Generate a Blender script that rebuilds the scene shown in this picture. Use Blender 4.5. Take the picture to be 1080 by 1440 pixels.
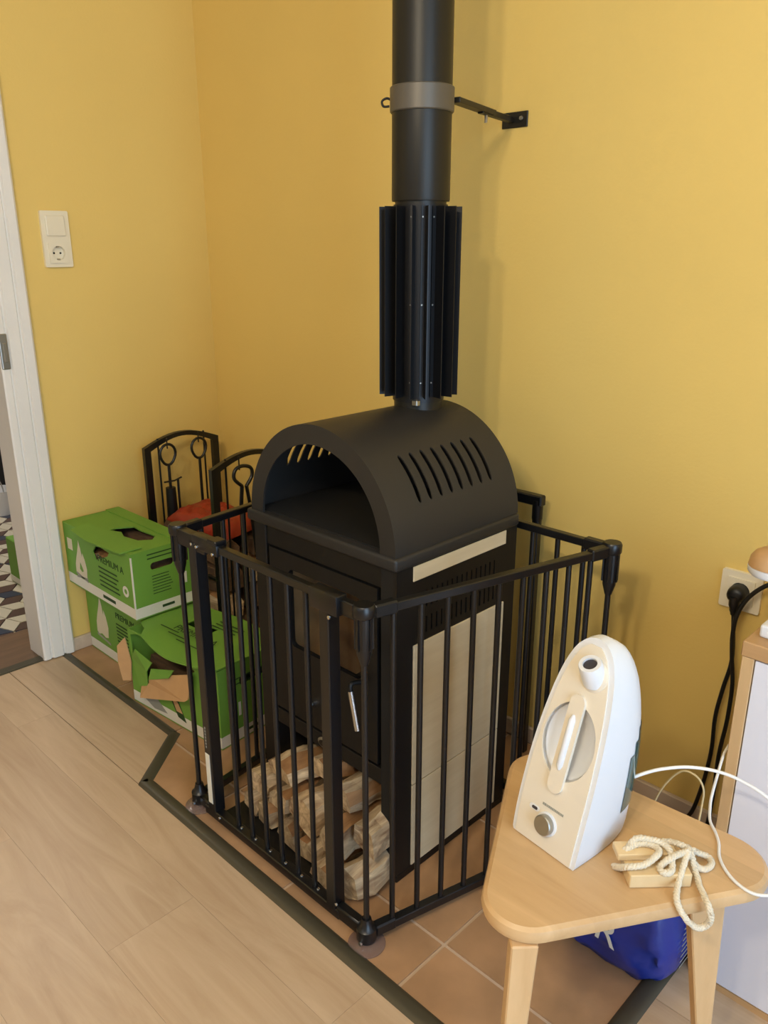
import bpy, bmesh, math, random
from mathutils import Vector, Matrix
random.seed(7)
for o in list(bpy.data.objects): bpy.data.objects.remove(o, do_unlink=True)
scene = bpy.context.scene
COL = scene.collection
R = math.radians
PI = math.pi

# ------------------------------------------------------------------ camera
cd = bpy.data.cameras.new('camera'); cam = bpy.data.objects.new('camera', cd); COL.objects.link(cam)
cam.location = (2.388, -1.606, 1.26)
cam.rotation_euler = (R(90-18.26), 0, R(44.38))
cd.sensor_fit = 'AUTO'; cd.sensor_width = 36; cd.lens = 1137/1440*36
cd.clip_start = .02
scene.camera = cam
# ------------------------------------------------------------------ world, light, exposure
w = bpy.data.worlds.new('sky'); scene.world = w; w.use_nodes = True
bg = w.node_tree.nodes['Background']
bg.inputs[0].default_value = (.62, .76, 1, 1); bg.inputs[1].default_value = 1.0
def area(name, loc, target, sx, sy, power, col):
    l = bpy.data.lights.new(name, 'AREA'); l.shape = 'RECTANGLE'; l.size = sx; l.size_y = sy; l.energy = power; l.color = col
    o = bpy.data.objects.new(name, l); COL.objects.link(o); o.location = loc
    o.rotation_euler = (Vector(target)-Vector(loc)).to_track_quat('-Z', 'Y').to_euler()
    return o
# daylight through the window in the right-hand wall, and an added fill behind the camera
area('glass_door_daylight', (3.98, -1.65, 1.1), (0, -1.3, .75), 1.4, 2.0, 72, (.50, .73, 1))
area('rear_fill', (1.2, -4.15, 1.6), (1.2, 0, 1.0), 1.9, 1.2, 4, (.86, .92, 1))  # invented window light, added as general fill
area('hall_fill', (-1.3, -.5, 2.45), (-1.3, -.5, 0), .4, .4, 30, (1, .95, .9))  # added fill to brighten the hall, no known lamp there
# the bulbs of the ceiling lamp behind the camera
for k in range(2):
    l = bpy.data.lights.new('ceiling_bulb', 'POINT'); l.energy = 42; l.color = (1, .87, .66); l.shadow_soft_size = .055
    o = bpy.data.objects.new('ceiling_bulb', l); COL.objects.link(o); o.location = (2.0+.28*k, -2.2, 2.05)
vs = scene.view_settings
vs.view_transform = 'Standard'; vs.look = 'None'; vs.gamma = 1; vs.use_curve_mapping = False
vs.exposure = -0.34

# ------------------------------------------------------------------ materials
def lin(c):
    return tuple(((v/255)/12.92 if v/255 <= .04045 else ((v/255+.055)/1.055)**2.4) for v in c)+(1,)
def mat(name, rgb, rough=.5, metal=0, spec=.5, coat=0, trans=0, bump=0, bscale=40, mottle=0, mscale=6, alpha=1):
    m = bpy.data.materials.new(name); m.use_nodes = True
    nt = m.node_tree; b = nt.nodes['Principled BSDF']
    c = lin(rgb)
    b.inputs['Base Color'].default_value = c
    b.inputs['Roughness'].default_value = rough; b.inputs['Metallic'].default_value = metal
    b.inputs['Specular IOR Level'].default_value = spec
    b.inputs['Coat Weight'].default_value = coat
    b.inputs['Transmission Weight'].default_value = trans
    b.inputs['Alpha'].default_value = alpha
    tc = nt.nodes.new('ShaderNodeTexCoord')
    if mottle:
        n = nt.nodes.new('ShaderNodeTexNoise'); n.inputs['Scale'].default_value = mscale; n.inputs['Detail'].default_value = 5
        nt.links.new(tc.outputs['Object'], n.inputs['Vector'])
        mr = nt.nodes.new('ShaderNodeMapRange'); mr.inputs[1].default_value = .3; mr.inputs[2].default_value = .7
        mr.inputs[3].default_value = 1-mottle; mr.inputs[4].default_value = 1+mottle
        nt.links.new(n.outputs['Fac'], mr.inputs[0])
        mx = nt.nodes.new('ShaderNodeMix'); mx.data_type = 'RGBA'; mx.blend_type = 'MULTIPLY'; mx.inputs[0].default_value = 1
        mx.inputs[6].default_value = c; nt.links.new(mr.outputs[0], mx.inputs[7])
        nt.links.new(mx.outputs[2], b.inputs['Base Color'])
    if bump:
        n = nt.nodes.new('ShaderNodeTexNoise'); n.inputs['Scale'].default_value = bscale; n.inputs['Detail'].default_value = 4
        nt.links.new(tc.outputs['Object'], n.inputs['Vector'])
        bp = nt.nodes.new('ShaderNodeBump'); bp.inputs['Strength'].default_value = bump; bp.inputs['Distance'].default_value = .004
        nt.links.new(n.outputs['Fac'], bp.inputs['Height']); nt.links.new(bp.outputs[0], b.inputs['Normal'])
    return m
def wood(name, dark, light, scale=(3, 40, 40), rough=.45, contrast=.5, rnd=.06, detail=6, bump=.1, distort=.6):
    """grain stretched along the axis with the small scale; each object gets its own offset and tone"""
    m = bpy.data.materials.new(name); m.use_nodes = True
    nt = m.node_tree; b = nt.nodes['Principled BSDF']; b.inputs['Roughness'].default_value = rough
    tc = nt.nodes.new('ShaderNodeTexCoord'); oi = nt.nodes.new('ShaderNodeObjectInfo')
    off = nt.nodes.new('ShaderNodeVectorMath'); off.operation = 'SCALE'; off.inputs[0].default_value = (7.3, 3.1, 5.7)
    nt.links.new(oi.outputs['Random'], off.inputs[3])
    add = nt.nodes.new('ShaderNodeVectorMath'); nt.links.new(tc.outputs['Object'], add.inputs[0]); nt.links.new(off.outputs[0], add.inputs[1])
    mp = nt.nodes.new('ShaderNodeMapping'); mp.inputs['Scale'].default_value = scale; nt.links.new(add.outputs[0], mp.inputs[0])
    n = nt.nodes.new('ShaderNodeTexNoise'); n.inputs['Scale'].default_value = 1; n.inputs['Detail'].default_value = detail
    n.inputs['Roughness'].default_value = .62; n.inputs['Distortion'].default_value = distort
    nt.links.new(mp.outputs[0], n.inputs['Vector'])
    rp = nt.nodes.new('ShaderNodeValToRGB')
    rp.color_ramp.elements[0].position = .5-contrast*.5; rp.color_ramp.elements[0].color = lin(dark)
    rp.color_ramp.elements[1].position = .5+contrast*.5; rp.color_ramp.elements[1].color = lin(light)
    nt.links.new(n.outputs['Fac'], rp.inputs[0])
    mr = nt.nodes.new('ShaderNodeMapRange'); mr.inputs[3].default_value = 1-rnd; mr.inputs[4].default_value = 1+rnd
    nt.links.new(oi.outputs['Random'], mr.inputs[0])
    mx = nt.nodes.new('ShaderNodeMix'); mx.data_type = 'RGBA'; mx.blend_type = 'MULTIPLY'; mx.inputs[0].default_value = 1
    nt.links.new(rp.outputs[0], mx.inputs[6]); nt.links.new(mr.outputs[0], mx.inputs[7])
    nt.links.new(mx.outputs[2], b.inputs['Base Color'])
    if bump:
        bp = nt.nodes.new('ShaderNodeBump'); bp.inputs['Strength'].default_value = bump; bp.inputs['Distance'].default_value = .003
        nt.links.new(n.outputs['Fac'], bp.inputs['Height']); nt.links.new(bp.outputs[0], b.inputs['Normal'])
    return m

M = {}
M['wall'] = mat('yellow wall paint', (228, 196, 112), .62, spec=.35, bump=.12, bscale=130, mottle=.02, mscale=2.5)
M['ceiling'] = mat('white ceiling', (222, 216, 204), .8)
M['plainwall'] = mat('pale wall paint', (176, 162, 132), .8)
M['hallwall'] = mat('hall wall paint', (150, 140, 120), .8)
M['whitepaint'] = mat('white gloss paint', (232, 228, 220), .35, mottle=.02)
M['laminate'] = wood('oak laminate', (172, 142, 110), (206, 180, 148), (1.8, 15, 15), .42, .7, .05, 7, .03, 1.8)
M['slab'] = mat('joint bed', (150, 118, 84), .9)
M['grout'] = mat('grout', (196, 172, 148), .9, bump=.2, bscale=200)
M['terracotta'] = mat('terracotta tile', (170, 132, 96), .42, mottle=.22, mscale=7, bump=.12, bscale=18)
M['trim'] = mat('bronze floor trim', (84, 78, 62), .42, metal=.35)
M['baseboard'] = wood('pale wood baseboard', (190, 168, 145), (212, 194, 172), (3, 30, 30), .5, .7)
M['darkwood'] = wood('dark threshold wood', (78, 58, 42), (140, 108, 78), (20, 2, 20), .45, .7)
M['stove'] = mat('anthracite stove paint', (46, 44, 42), .5, metal=.25, bump=.05, bscale=600)
M['stove_dark'] = mat('black stove paint', (17, 17, 18), .48, metal=.2)
M['cavity'] = mat('mottled black steel', (13, 13, 13), .7, mottle=.25, mscale=5)  # mottled near-black for the oven interior and behind the vent slots
M['fin'] = mat('black fin steel', (24, 24, 26), .42, metal=.35)
M['pipe'] = mat('dark grey flue paint', (37, 35, 30), .42, metal=.35, bump=.03, bscale=300)
M['band'] = mat('bronze clamp band', (96, 90, 80), .45, metal=.3)
M['gate'] = mat('black powder coat', (14, 15, 18), .33, spec=.6)
M['gateplastic'] = mat('black plastic', (14, 15, 18), .36, spec=.55)
M['chrome'] = mat('bright metal', (225, 228, 232), .2, metal=1)
M['steel'] = mat('brushed steel', (170, 168, 160), .35, metal=.9)
M['stone'] = wood('cream stone slab', (198, 178, 142), (220, 203, 170), (6, 3, 45), .42, .9, .03, 5, .03, .8)
M['brick'] = mat('vermiculite firebrick', (206, 158, 100), .85, mottle=.3, mscale=9)
M['suction'] = mat('clear suction rubber', (205, 175, 160), .12, trans=.75)
M['log'] = wood('split firewood', (104, 66, 36), (232, 208, 168), (30, 5, 30), .7, .5, .26, 9, .9, 1.6)
M['logdark'] = wood('brown bark', (62, 44, 32), (120, 92, 66), (40, 5, 40), .85, .7, .1, 8, .8, 1.0)
M['heart'] = wood('brown heartwood', (128, 86, 50), (176, 132, 86), (34, 5, 34), .75, .6, .1, 8, .8, 1.2)
M['green'] = mat('green printed cardboard', (110, 158, 60), .6, mottle=.05, mscale=5)
M['tan'] = mat('brown cardboard', (196, 156, 110), .8, mottle=.06, mscale=14)
M['inkdark'] = mat('dark print', (34, 66, 26), .7)
M['inkwhite'] = mat('white print', (222, 220, 208), .6)
M['inkgrey'] = mat('grey print', (150, 150, 140), .6)
M['inkfire'] = mat('cream flame print', (214, 206, 180), .6)
M['red'] = mat('red plastic bag', (150, 46, 28), .35, mottle=.2, mscale=18)
M['plastic'] = mat('white plastic', (222, 224, 228), .35, spec=.5)
M['plastic_warmlit'] = mat('off-white plastic with warm light tint', (226, 216, 198), .4, spec=.5)  # off-white plastic, its cream tone mostly warm light mixed into the colour
M['teal'] = mat('teal tank plastic', (24, 92, 98), .12, coat=.5)
M['led'] = mat('dark lamp lens', (60, 58, 64), .3)
M['beech'] = wood('beech wood', (192, 152, 104), (222, 186, 138), (4, 26, 26), .42, .8, .04, 6, .04, .6)
M['beech_leg'] = wood('beech leg', (196, 156, 108), (222, 186, 138), (26, 26, 3), .45, .8, .03)
_nt = M['beech'].node_tree      # glued staves of slightly different tone
_mx = [n for n in _nt.nodes if n.type == 'MIX'][0]; _ob = [n for n in _nt.nodes if n.type == 'TEX_COORD'][0]
_sx = _nt.nodes.new('ShaderNodeSeparateXYZ'); _nt.links.new(_ob.outputs['Object'], _sx.inputs[0])
_ml = _nt.nodes.new('ShaderNodeMath'); _ml.operation = 'DIVIDE'; _ml.inputs[1].default_value = .048; _nt.links.new(_sx.outputs['Y'], _ml.inputs[0])
_fl = _nt.nodes.new('ShaderNodeMath'); _fl.operation = 'FLOOR'; _nt.links.new(_ml.outputs[0], _fl.inputs[0])
_wn = _nt.nodes.new('ShaderNodeTexWhiteNoise'); _wn.noise_dimensions = '1D'; _nt.links.new(_fl.outputs[0], _wn.inputs['W'])
_mr = _nt.nodes.new('ShaderNodeMapRange'); _mr.inputs[3].default_value = .90; _mr.inputs[4].default_value = 1.05; _nt.links.new(_wn.outputs['Value'], _mr.inputs[0])
_nt.links.new(_mr.outputs[0], _mx.inputs[7])
M['block'] = wood('pale pine', (212, 180, 130), (234, 208, 162), (20, 20, 4), .6, .8, .05)
M['rope'] = mat('cotton rope', (226, 212, 186), .9, bump=.5, bscale=500)
M['bag'] = mat('blue plastic sack', (28, 48, 138), .3, spec=.6, mottle=.1, mscale=9)
M['cord_white'] = mat('white cable', (236, 234, 230), .4)
M['cord_beige'] = mat('beige cable', (206, 186, 140), .5)
M['black'] = mat('black rubber', (16, 16, 17), .4)
M['cabwhite'] = mat('white cabinet lacquer', (222, 222, 232), .35)
M['oak'] = wood('light oak', (186, 150, 104), (212, 178, 132), (30, 30, 3), .5, .8, .03)
M['oakh'] = wood('light oak top', (176, 136, 92), (200, 160, 112), (3, 30, 30), .5, .8, .03)
M['socket'] = mat('cream socket plastic', (232, 222, 196), .3)
M['tilecream'] = mat('cream hall tile', (206, 198, 178), .4)
M['tilebrown'] = mat('brown hall tile', (88, 66, 58), .4)
M['tilenavy'] = mat('navy hall tile', (54, 62, 80), .4)
M['darkglass'] = mat('stove glass', (40, 38, 34), .05, spec=.6, alpha=.22)

# ------------------------------------------------------------------ mesh helpers
class G:
    """collects verts and faces"""
    def __init__(s): s.v = []; s.f = []
    def add(s, V, F, mt=None):
        k = len(s.v)
        s.v += [(mt @ Vector(p)) if mt else Vector(p) for p in V]
        s.f += [tuple(i+k for i in f) for f in F]
        return s
    def bm(s, b, mt=None):
        b.verts.index_update()
        s.add([v.co.copy() for v in b.verts], [[v.index for v in f.verts] for f in b.faces], mt); b.free(); return s
    def box(s, x0, x1, y0, y1, z0, z1, bev=0, seg=2, mt=None):
        b = bmesh.new(); bmesh.ops.create_cube(b, size=1)
        for v in b.verts:
            v.co = Vector(((x0+x1)/2+v.co.x*(x1-x0), (y0+y1)/2+v.co.y*(y1-y0), (z0+z1)/2+v.co.z*(z1-z0)))
        if bev: bmesh.ops.bevel(b, geom=b.edges[:], offset=bev, segments=seg, profile=.5, affect='EDGES')
        return s.bm(b, mt)
    def cyl(s, p0, p1, r0, r1=None, n=16, cap=True, mt=None):
        return s.tube([p0, p1], [r0, r0 if r1 is None else r1], n, cap, mt)
    def tube(s, pts, r, n=10, cap=True, mt=None, closed=False):
        pts = [Vector(p) for p in pts]
        rs = r if isinstance(r, (list, tuple)) else [r]*len(pts)
        V = []; F = []; up = None; N = len(pts)
        for i, p in enumerate(pts):
            if closed: d = pts[(i+1) % N]-pts[i-1]
            else: d = pts[min(i+1, N-1)]-pts[max(i-1, 0)]
            d.normalize()
            if up is None:
                up = Vector((0, 0, 1)) if abs(d.z) < .9 else Vector((1, 0, 0))
            a = d.cross(up)
            if a.length < 1e-4: a = d.orthogonal()
            a.normalize(); u = a.cross(d).normalized(); up = u
            for k in range(n):
                t = 2*PI*k/n; V.append(p+rs[i]*(math.cos(t)*a+math.sin(t)*u))
        M_ = N if closed else N-1
        for i in range(M_):
            j = (i+1) % N
            for k in range(n):
                F.append((i*n+k, i*n+(k+1) % n, j*n+(k+1) % n, j*n+k))
        if cap and not closed:
            F.append(tuple(range(n-1, -1, -1))); F.append(tuple((N-1)*n+k for k in range(n)))
        return s.add(V, F, mt)
    def lathe(s, prof, c, n=24, mt=None):
        """prof: (r,z) list, around vertical axis through c"""
        V = []; F = []
        for r, z in prof:
            for k in range(n):
                t = 2*PI*k/n; V.append((c[0]+r*math.cos(t), c[1]+r*math.sin(t), c[2]+z))
        for i in range(len(prof)-1):
            for k in range(n): F.append((i*n+k, i*n+(k+1) % n, (i+1)*n+(k+1) % n, (i+1)*n+k))
        F.append(tuple(range(n-1, -1, -1))); F.append(tuple((len(prof)-1)*n+k for k in range(n)))
        return s.add(V, F, mt)
    def poly(s, pts, holes, th, mt):
        """flat outline with holes in local xy, thickness th along +z, placed by mt"""
        b = bmesh.new()
        for loop in [pts]+list(holes):
            vs_ = [b.verts.new((p[0], p[1], 0)) for p in loop]
            for i in range(len(vs_)): b.edges.new((vs_[i], vs_[(i+1) % len(vs_)]))
        bmesh.ops.triangle_fill(b, use_beauty=True, use_dissolve=False, edges=b.edges[:], normal=(0, 0, 1))
        if th:
            r = bmesh.ops.extrude_face_region(b, geom=b.faces[:])
            for v in r['geom']:
                if isinstance(v, bmesh.types.BMVert): v.co.z += th
            bmesh.ops.recalc_face_normals(b, faces=b.faces[:])
        return s.bm(b, mt)
    def mesh(s, name):
        me = bpy.data.meshes.new(name); me.from_pydata([tuple(v) for v in s.v], [], s.f); me.update()
        return me
def frame(o, u, v):
    """matrix: local x -> u, y -> v, z -> u x v, origin o"""
    u = Vector(u).normalized(); v = Vector(v).normalized(); n = u.cross(v)
    m = Matrix((u, v, n)).transposed().to_4x4(); m.translation = Vector(o); return m
def rootof(o):
    while o.parent: o = o.parent
    return o
def mk(name, g, m, parent=None, smooth=None, local=False, label=None, kind=None):
    """one mesh object; world coordinates are taken relative to the thing's base unless local"""
    me = g.mesh(name) if isinstance(g, G) else g
    b = bmesh.new(); b.from_mesh(me); bmesh.ops.recalc_face_normals(b, faces=b.faces[:]); b.to_mesh(me); b.free()
    o = bpy.data.objects.new(name, me); COL.objects.link(o)
    if m: me.materials.append(M[m] if isinstance(m, str) else m)
    if parent:
        o.parent = parent
        if not local: me.transform(Matrix.Translation(-rootof(parent).location))
    if smooth:
        for p in me.polygons: p.use_smooth = True
        me.set_sharp_from_angle(angle=R(smooth))
    if label: o['label'] = label
    if kind: o['kind'] = kind
    return o
def thing(name, label, cat, loc, group=None, rz=0):
    o = bpy.data.objects.new(name, None); COL.objects.link(o); o.location = loc; o.rotation_euler = (0, 0, rz)
    o.empty_display_size = .05
    o['label'] = label; o['category'] = cat
    if group: o['group'] = group
    return o
def tag(o, label, cat, group=None):
    o['label'] = label; o['category'] = cat
    if group: o['group'] = group
    return o
def origin(o, p):
    """move a mesh thing's origin to p"""
    o.data.transform(Matrix.Translation(-Vector(p))); o.location = p; return o
def struct(name, g, m, parent=None, smooth=None):
    o = mk(name, g, m, parent, smooth); o['kind'] = 'structure'; return o
def copyof(o, parent, loc, name=None):
    c = o.copy(); COL.objects.link(c); c.parent = parent; c.location = loc; return c
def smoothpath(pts, k=6, closed=False):
    P = [Vector(p) for p in pts]; N = len(P); out = []
    for i in range(N if closed else N-1):
        g = (lambda j: P[j % N]) if closed else (lambda j: P[max(0, min(N-1, j))])
        a, b, c, d = g(i-1), g(i), g(i+1), g(i+2)
        for q in range(k):
            t = q/k
            out.append(.5*((2*b)+(c-a)*t+(2*a-5*b+4*c-d)*t*t+(3*b-a-3*c+d)*t**3))
    if not closed: out.append(P[-1])
    return out
def roundpoly(pts, rads, seg=10):
    out = []; N = len(pts)
    for i in range(N):
        p = Vector(pts[i]); a = (Vector(pts[i-1])-p).normalized(); b = (Vector(pts[(i+1) % N])-p).normalized()
        ang = a.angle(b); r = rads[i] if isinstance(rads, (list, tuple)) else rads
        d = r/math.tan(ang/2); c = p+(a+b).normalized()*(r/math.sin(ang/2))
        s = p+a*d-c; e = p+b*d-c
        a0 = math.atan2(s.y, s.x); a1 = math.atan2(e.y, e.x)
        da = (a1-a0+PI) % (2*PI)-PI
        for k in range(seg+1):
            t = a0+da*k/seg; out.append((c.x+r*math.cos(t), c.y+r*math.sin(t)))
    return out
def rectpts(x0, x1, y0, y1): return [(x0, y0), (x1, y0), (x1, y1), (x0, y1)]
def textmesh(body, size, mt, th=.0006):
    cu = bpy.data.curves.new('lettering', 'FONT'); cu.body = body; cu.size = size; cu.extrude = th/2
    t = bpy.data.objects.new('lettering', cu); COL.objects.link(t)
    me = bpy.data.meshes.new_from_object(t.evaluated_get(bpy.context.evaluated_depsgraph_get()))
    V = [v.co.copy() for v in me.vertices]; F = [tuple(p.vertices) for p in me.polygons]
    bpy.data.objects.remove(t); bpy.data.curves.remove(cu); bpy.data.meshes.remove(me)
    return V, F, mt
def boolean(o, cutter):
    md = o.modifiers.new('cut', 'BOOLEAN'); md.operation = 'DIFFERENCE'; md.object = cutter; md.solver = 'EXACT'
    bpy.context.view_layer.update()
    me = bpy.data.meshes.new_from_object(o.evaluated_get(bpy.context.evaluated_depsgraph_get()))
    o.modifiers.clear(); old = o.data; o.data = me; me.name = old.name
    return o

# ------------------------------------------------------------------ the room
CH = 2.55
g = G(); g.box(-.12, 4.05, -4.25, .1, -.12, -.012)
floor = struct('floor', g, 'slab')
# oak laminate planks, running along x
pw = .19; edge_y = -.826
plank_cache = {}
def plank(x0, x1, y0, y1):
    key = (round(x1-x0, 3), round(y1-y0, 3))
    if key not in plank_cache:
        gg = G().box(0, x1-x0-.0004, 0, y1-y0-.0004, -.012, 0)
        o = mk('plank', gg, 'laminate', floor); o.location = (x0, y0, 0); plank_cache[key] = o
    else: copyof(plank_cache[key], floor, (x0, y0, 0))
xend = {0: 1.60, 1: 1.19, 2: .75, 3: 1.95, 4: 1.45, 5: 1.05, 6: .6, 7: 1.8}
ytop = -.828
rows = [(-.935, -.828)]
y = -.935
while y > -2.6: rows.append((y-pw, y)); y -= pw
for i, (y0, y1) in enumerate(rows):
    xe = xend.get(i % 8)
    start = 0.0
    cuts = [0.0]
    for q in (xe-1.28, xe, xe+1.28, xe+2.56):
        if .05 < q < 3.95: cuts.append(q)
    cuts.append(4.05)
    for a, b in zip(cuts[:-1], cuts[1:]): plank(a, b, y0, y1)
# the strip of laminate between hearth and doorway (left of the corner of the hearth)
def plankpoly(pts):
    c = pts[0]
    gg = G().poly([(p[0]-c[0], p[1]-c[1]) for p in pts], [], .012, Matrix.Translation((0, 0, -.012)))
    o = mk('plank', gg, 'laminate', floor); o.location = (c[0], c[1], 0)
plankpoly([(0, -.8265), (.778, -.8265), (.662, -.662), (0, -.662)])
# laminate right of the hearth
for a, b in ((1.972, 2.9), (2.9, 4.05)):
    for k in range(5): plank(a, b, -.826+k*.165, -.826+(k+1)*.165-.001)
# terracotta tiles on the hearth, laid on a bed of grout
gb = G().box(0, 1.972, -.826, 0, -.012, -.0035)
mk('grout_bed', gb, 'grout', floor)
tp = .328; jx = 1.631; jy = -.668; gap = .008
hearth = [(0.0, -.64), (.645, -.64), (.80, -.806), (1.938, -.806), (1.938, 0), (0, 0)]
def clip(poly, inside, cut):
    out = []
    for i in range(len(poly)):
        a, b = poly[i-1], poly[i]
        ia, ib = inside(a), inside(b)
        if ia != ib: out.append(cut(a, b))
        if ib: out.append(b)
    return out
def halfplane(poly, n, d):
    f = lambda p: n[0]*p[0]+n[1]*p[1]-d
    return clip(poly, lambda p: f(p) <= 1e-9, lambda a, b: tuple(a[k]+(b[k]-a[k])*f(a)/(f(a)-f(b)) for k in (0, 1)))
def tile(poly):
    c = (sum(p[0] for p in poly)/len(poly), sum(p[1] for p in poly)/len(poly))
    b = bmesh.new()
    top = [b.verts.new((p[0]-c[0], p[1]-c[1], 0)) for p in poly]
    f = b.faces.new(top)
    r = bmesh.ops.inset_individual(b, faces=[f], thickness=.003, depth=0)
    for v in top: v.co.z = -.002
    ret = bmesh.ops.extrude_edge_only(b, edges=[e for e in b.edges if e.is_boundary])
    for v in ret['geom']:
        if isinstance(v, bmesh.types.BMVert): v.co.z = -.011
    o = mk('tile', G().bm(b), 'terracotta', floor); o.location = (c[0], c[1], 0)
for i in range(-5, 2):
    for j in range(-1, 3):
        x0 = jx+i*tp+gap/2; y0 = jy+j*tp+gap/2; x1 = x0+tp-gap; y1 = y0+tp-gap
        poly = [(x0, y0), (x1, y0), (x1, y1), (x0, y1)]
        poly = halfplane(poly, (-1, 0), 0); poly = halfplane(poly, (1, 0), 1.938) if poly else poly
        poly = halfplane(poly, (0, 1), 0) if poly else poly
        poly = halfplane(poly, (0, -1), .806) if poly else poly
        # chamfered front-left corner: right of the line and the left strip above -.64
        if not poly: continue
        if x1 <= .645: poly = halfplane(poly, (0, -1), .64)
        else:
            nx, ny = -(-.806+.64), (.80-.645)   # outward normal of the chamfer is (-ny..)
            n = Vector((-.166, -.155)).normalized(); poly = halfplane(poly, n, n.dot(Vector((.645, -.64))))
            if poly and min(p[1] for p in poly) < -.64 and min(p[0] for p in poly) < .645: poly = halfplane(poly, (0, -1), .64)
        if poly and len(poly) > 2:
            a = abs(sum(poly[k-1][0]*poly[k][1]-poly[k][0]*poly[k-1][1] for k in range(len(poly))))/2
            if a > .0008: tile(poly)
# bronze trim strips round the hearth
def strip(name, p0, p1, w_):
    p0 = Vector(p0); p1 = Vector(p1); d = (p1-p0); L = d.length; a = math.atan2(d.y, d.x)
    gg = G()
    prof = [(-w_/2, 0), (-w_/2+.004, .0035), (-w_*.2, .006), (w_*.2, .006), (w_/2-.004, .0035), (w_/2, 0)]
    V = [(x, q[0], q[1]) for x in (0, L) for q in prof]; n = len(prof)
    F = [(k, k+1, n+k+1, n+k) for k in range(n-1)]+[tuple(range(n)), tuple(range(2*n-1, n-1, -1)), (0, n, 2*n-1, n-1)]
    gg.add(V, F, Matrix.Translation((p0.x, p0.y, 0)) @ Matrix.Rotation(a, 4, 'Z'))
    return struct(name, gg, 'trim', smooth=40)
strip('trim_1', (-.02, -.651), (.652, -.651), .026)
strip('trim_2', (.655, -.648), (.79, -.815), .032)
strip('trim_3', (.783, -.812), (1.975, -.812), .036)
strip('trim_4', (1.954, -.815), (1.954, -.01), .036)

# walls
g = G()
for y0, y1, z0, z1 in ((-.70, .12, 0, CH), (-1.56, -.70, 2.03, CH), (-4.25, -1.56, 0, CH)): g.box(-.092, 0, y0, y1, z0, z1)
struct('wall_left', g, 'wall')
g = G().box(-.11, 4.05, 0, .11, -.1, CH); struct('wall_back', g, 'wall')
g = G()   # right wall with a window opening
for y0, y1, z0, z1 in ((-4.25, -2.4, -.1, CH), (-.9, .1, -.1, CH), (-2.4, -.9, -.1, .02), (-2.4, -.9, 2.15, CH)): g.box(4.05, 4.16, y0, y1, z0, z1)
struct('wall_right', g, 'plainwall')
g = G()
for x0, x1, z0, z1 in ((-.11, .2, -.1, CH), (2.2, 4.16, -.1, CH), (.2, 2.2, -.1, .95), (.2, 2.2, 2.25, CH)): g.box(x0, x1, -4.36, -4.25, z0, z1)
struct('wall_front', g, 'plainwall')
g = G().box(-2.8, 4.16, -4.36, .9, CH, CH+.1); struct('ceiling', g, 'ceiling')
# window frames: one beside the camera, one added behind it for the fill
def window(name, horizontal, a0, a1, z0, z1, p):
    gg = G(); t = .05
    parts_ = [(a0, a1, z0, z0+t), (a0, a1, z1-t, z1), (a0, a0+t, z0, z1), (a1-t, a1, z0, z1), ((a0+a1)/2-t/2, (a0+a1)/2+t/2, z0, z1)]
    for u0, u1, v0, v1 in parts_:
        if horizontal: gg.box(u0, u1, p, p+.05, v0, v1)
        else: gg.box(p, p+.05, u0, u1, v0, v1)
    struct(name, gg, 'whitepaint')
window('window_1', False, -2.4, -.9, .02, 2.15, 4.08)
window('fill_window', True, .2, 2.2, .95, 2.25, -4.33)
# baseboards
g = G().box(0, .012, -.622, -.012, 0, .045, .002, 1); struct('baseboard_left', g, 'baseboard')
g = G().box(0.012, 4.04, -.012, 0, 0, .045, .002, 1); struct('baseboard_back', g, 'baseboard')

# doorway: lining and architrave
door = G()
door.box(-.100, 0.004, -.718, -.70, 0, 2.03)        # lining, hinge side seen from the room
frm = struct('door_1', door, 'whitepaint')
g = G().box(-.125, .004, -1.56, -1.54, 0, 2.03).box(-.125, .004, -1.56, -.70, 2.01, 2.03); mk('lining', g, 'whitepaint', frm)
g = G()
prof = [(-.721, 0), (-.721, .010), (-.716, .014), (-.700, .014), (-.697, .009), (-.693, .009), (-.690, .016), (-.66, .017), (-.656, .012), (-.653, .012), (-.650, .02), (-.628, .021), (-.622, .016), (-.622, 0)]
V = [(x, y_, z) for z in (0.004, 2.09) for y_, x in prof]; n = len(prof)
F = [(k, (k+1) % n, n+(k+1) % n, n+k) for k in range(n)]+[tuple(range(n)), tuple(range(2*n-1, n-1, -1))]
g.add(V, F); mk('architrave', g, 'whitepaint', frm)
g = G().box(0, .02, -1.65, -1.54, 0, 2.09, .003, 1).box(0, .02, -1.54, -.721, 2.0, 2.09, .003, 1); mk('architrave', g, 'whitepaint', frm)
g = G().box(-.012, .0165, -.7195, -.696, .925, 1.025, .003, 2).box(.008, .0185, -.711, -.701, .945, 1.0, .002, 1)
mk('strike_plate', g, 'steel', frm, label='brushed steel strike plate')
g = G().box(-.26, -.03, -1.6, -.6, -.012, .003); struct('trim_5', g, 'darkwood')
g = G().box(-.035, 0.0, -1.56, -.66, -.01, .005, .002, 1); struct('trim_6', g, 'trim')

# the hall beyond the doorway
g = G().box(-2.8, -.11, -1.8, .9, -.12, -.012); hall = struct('floor_hall', g, 'grout')
g = G()
g.box(-2.9, -2.8, -1.8, .9, 0, CH).box(-2.8, -.11, .8, .9, 0, CH).box(-2.8, -.11, -1.9, -1.8, 0, CH)
struct('wall_hall', g, 'hallwall')
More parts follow.
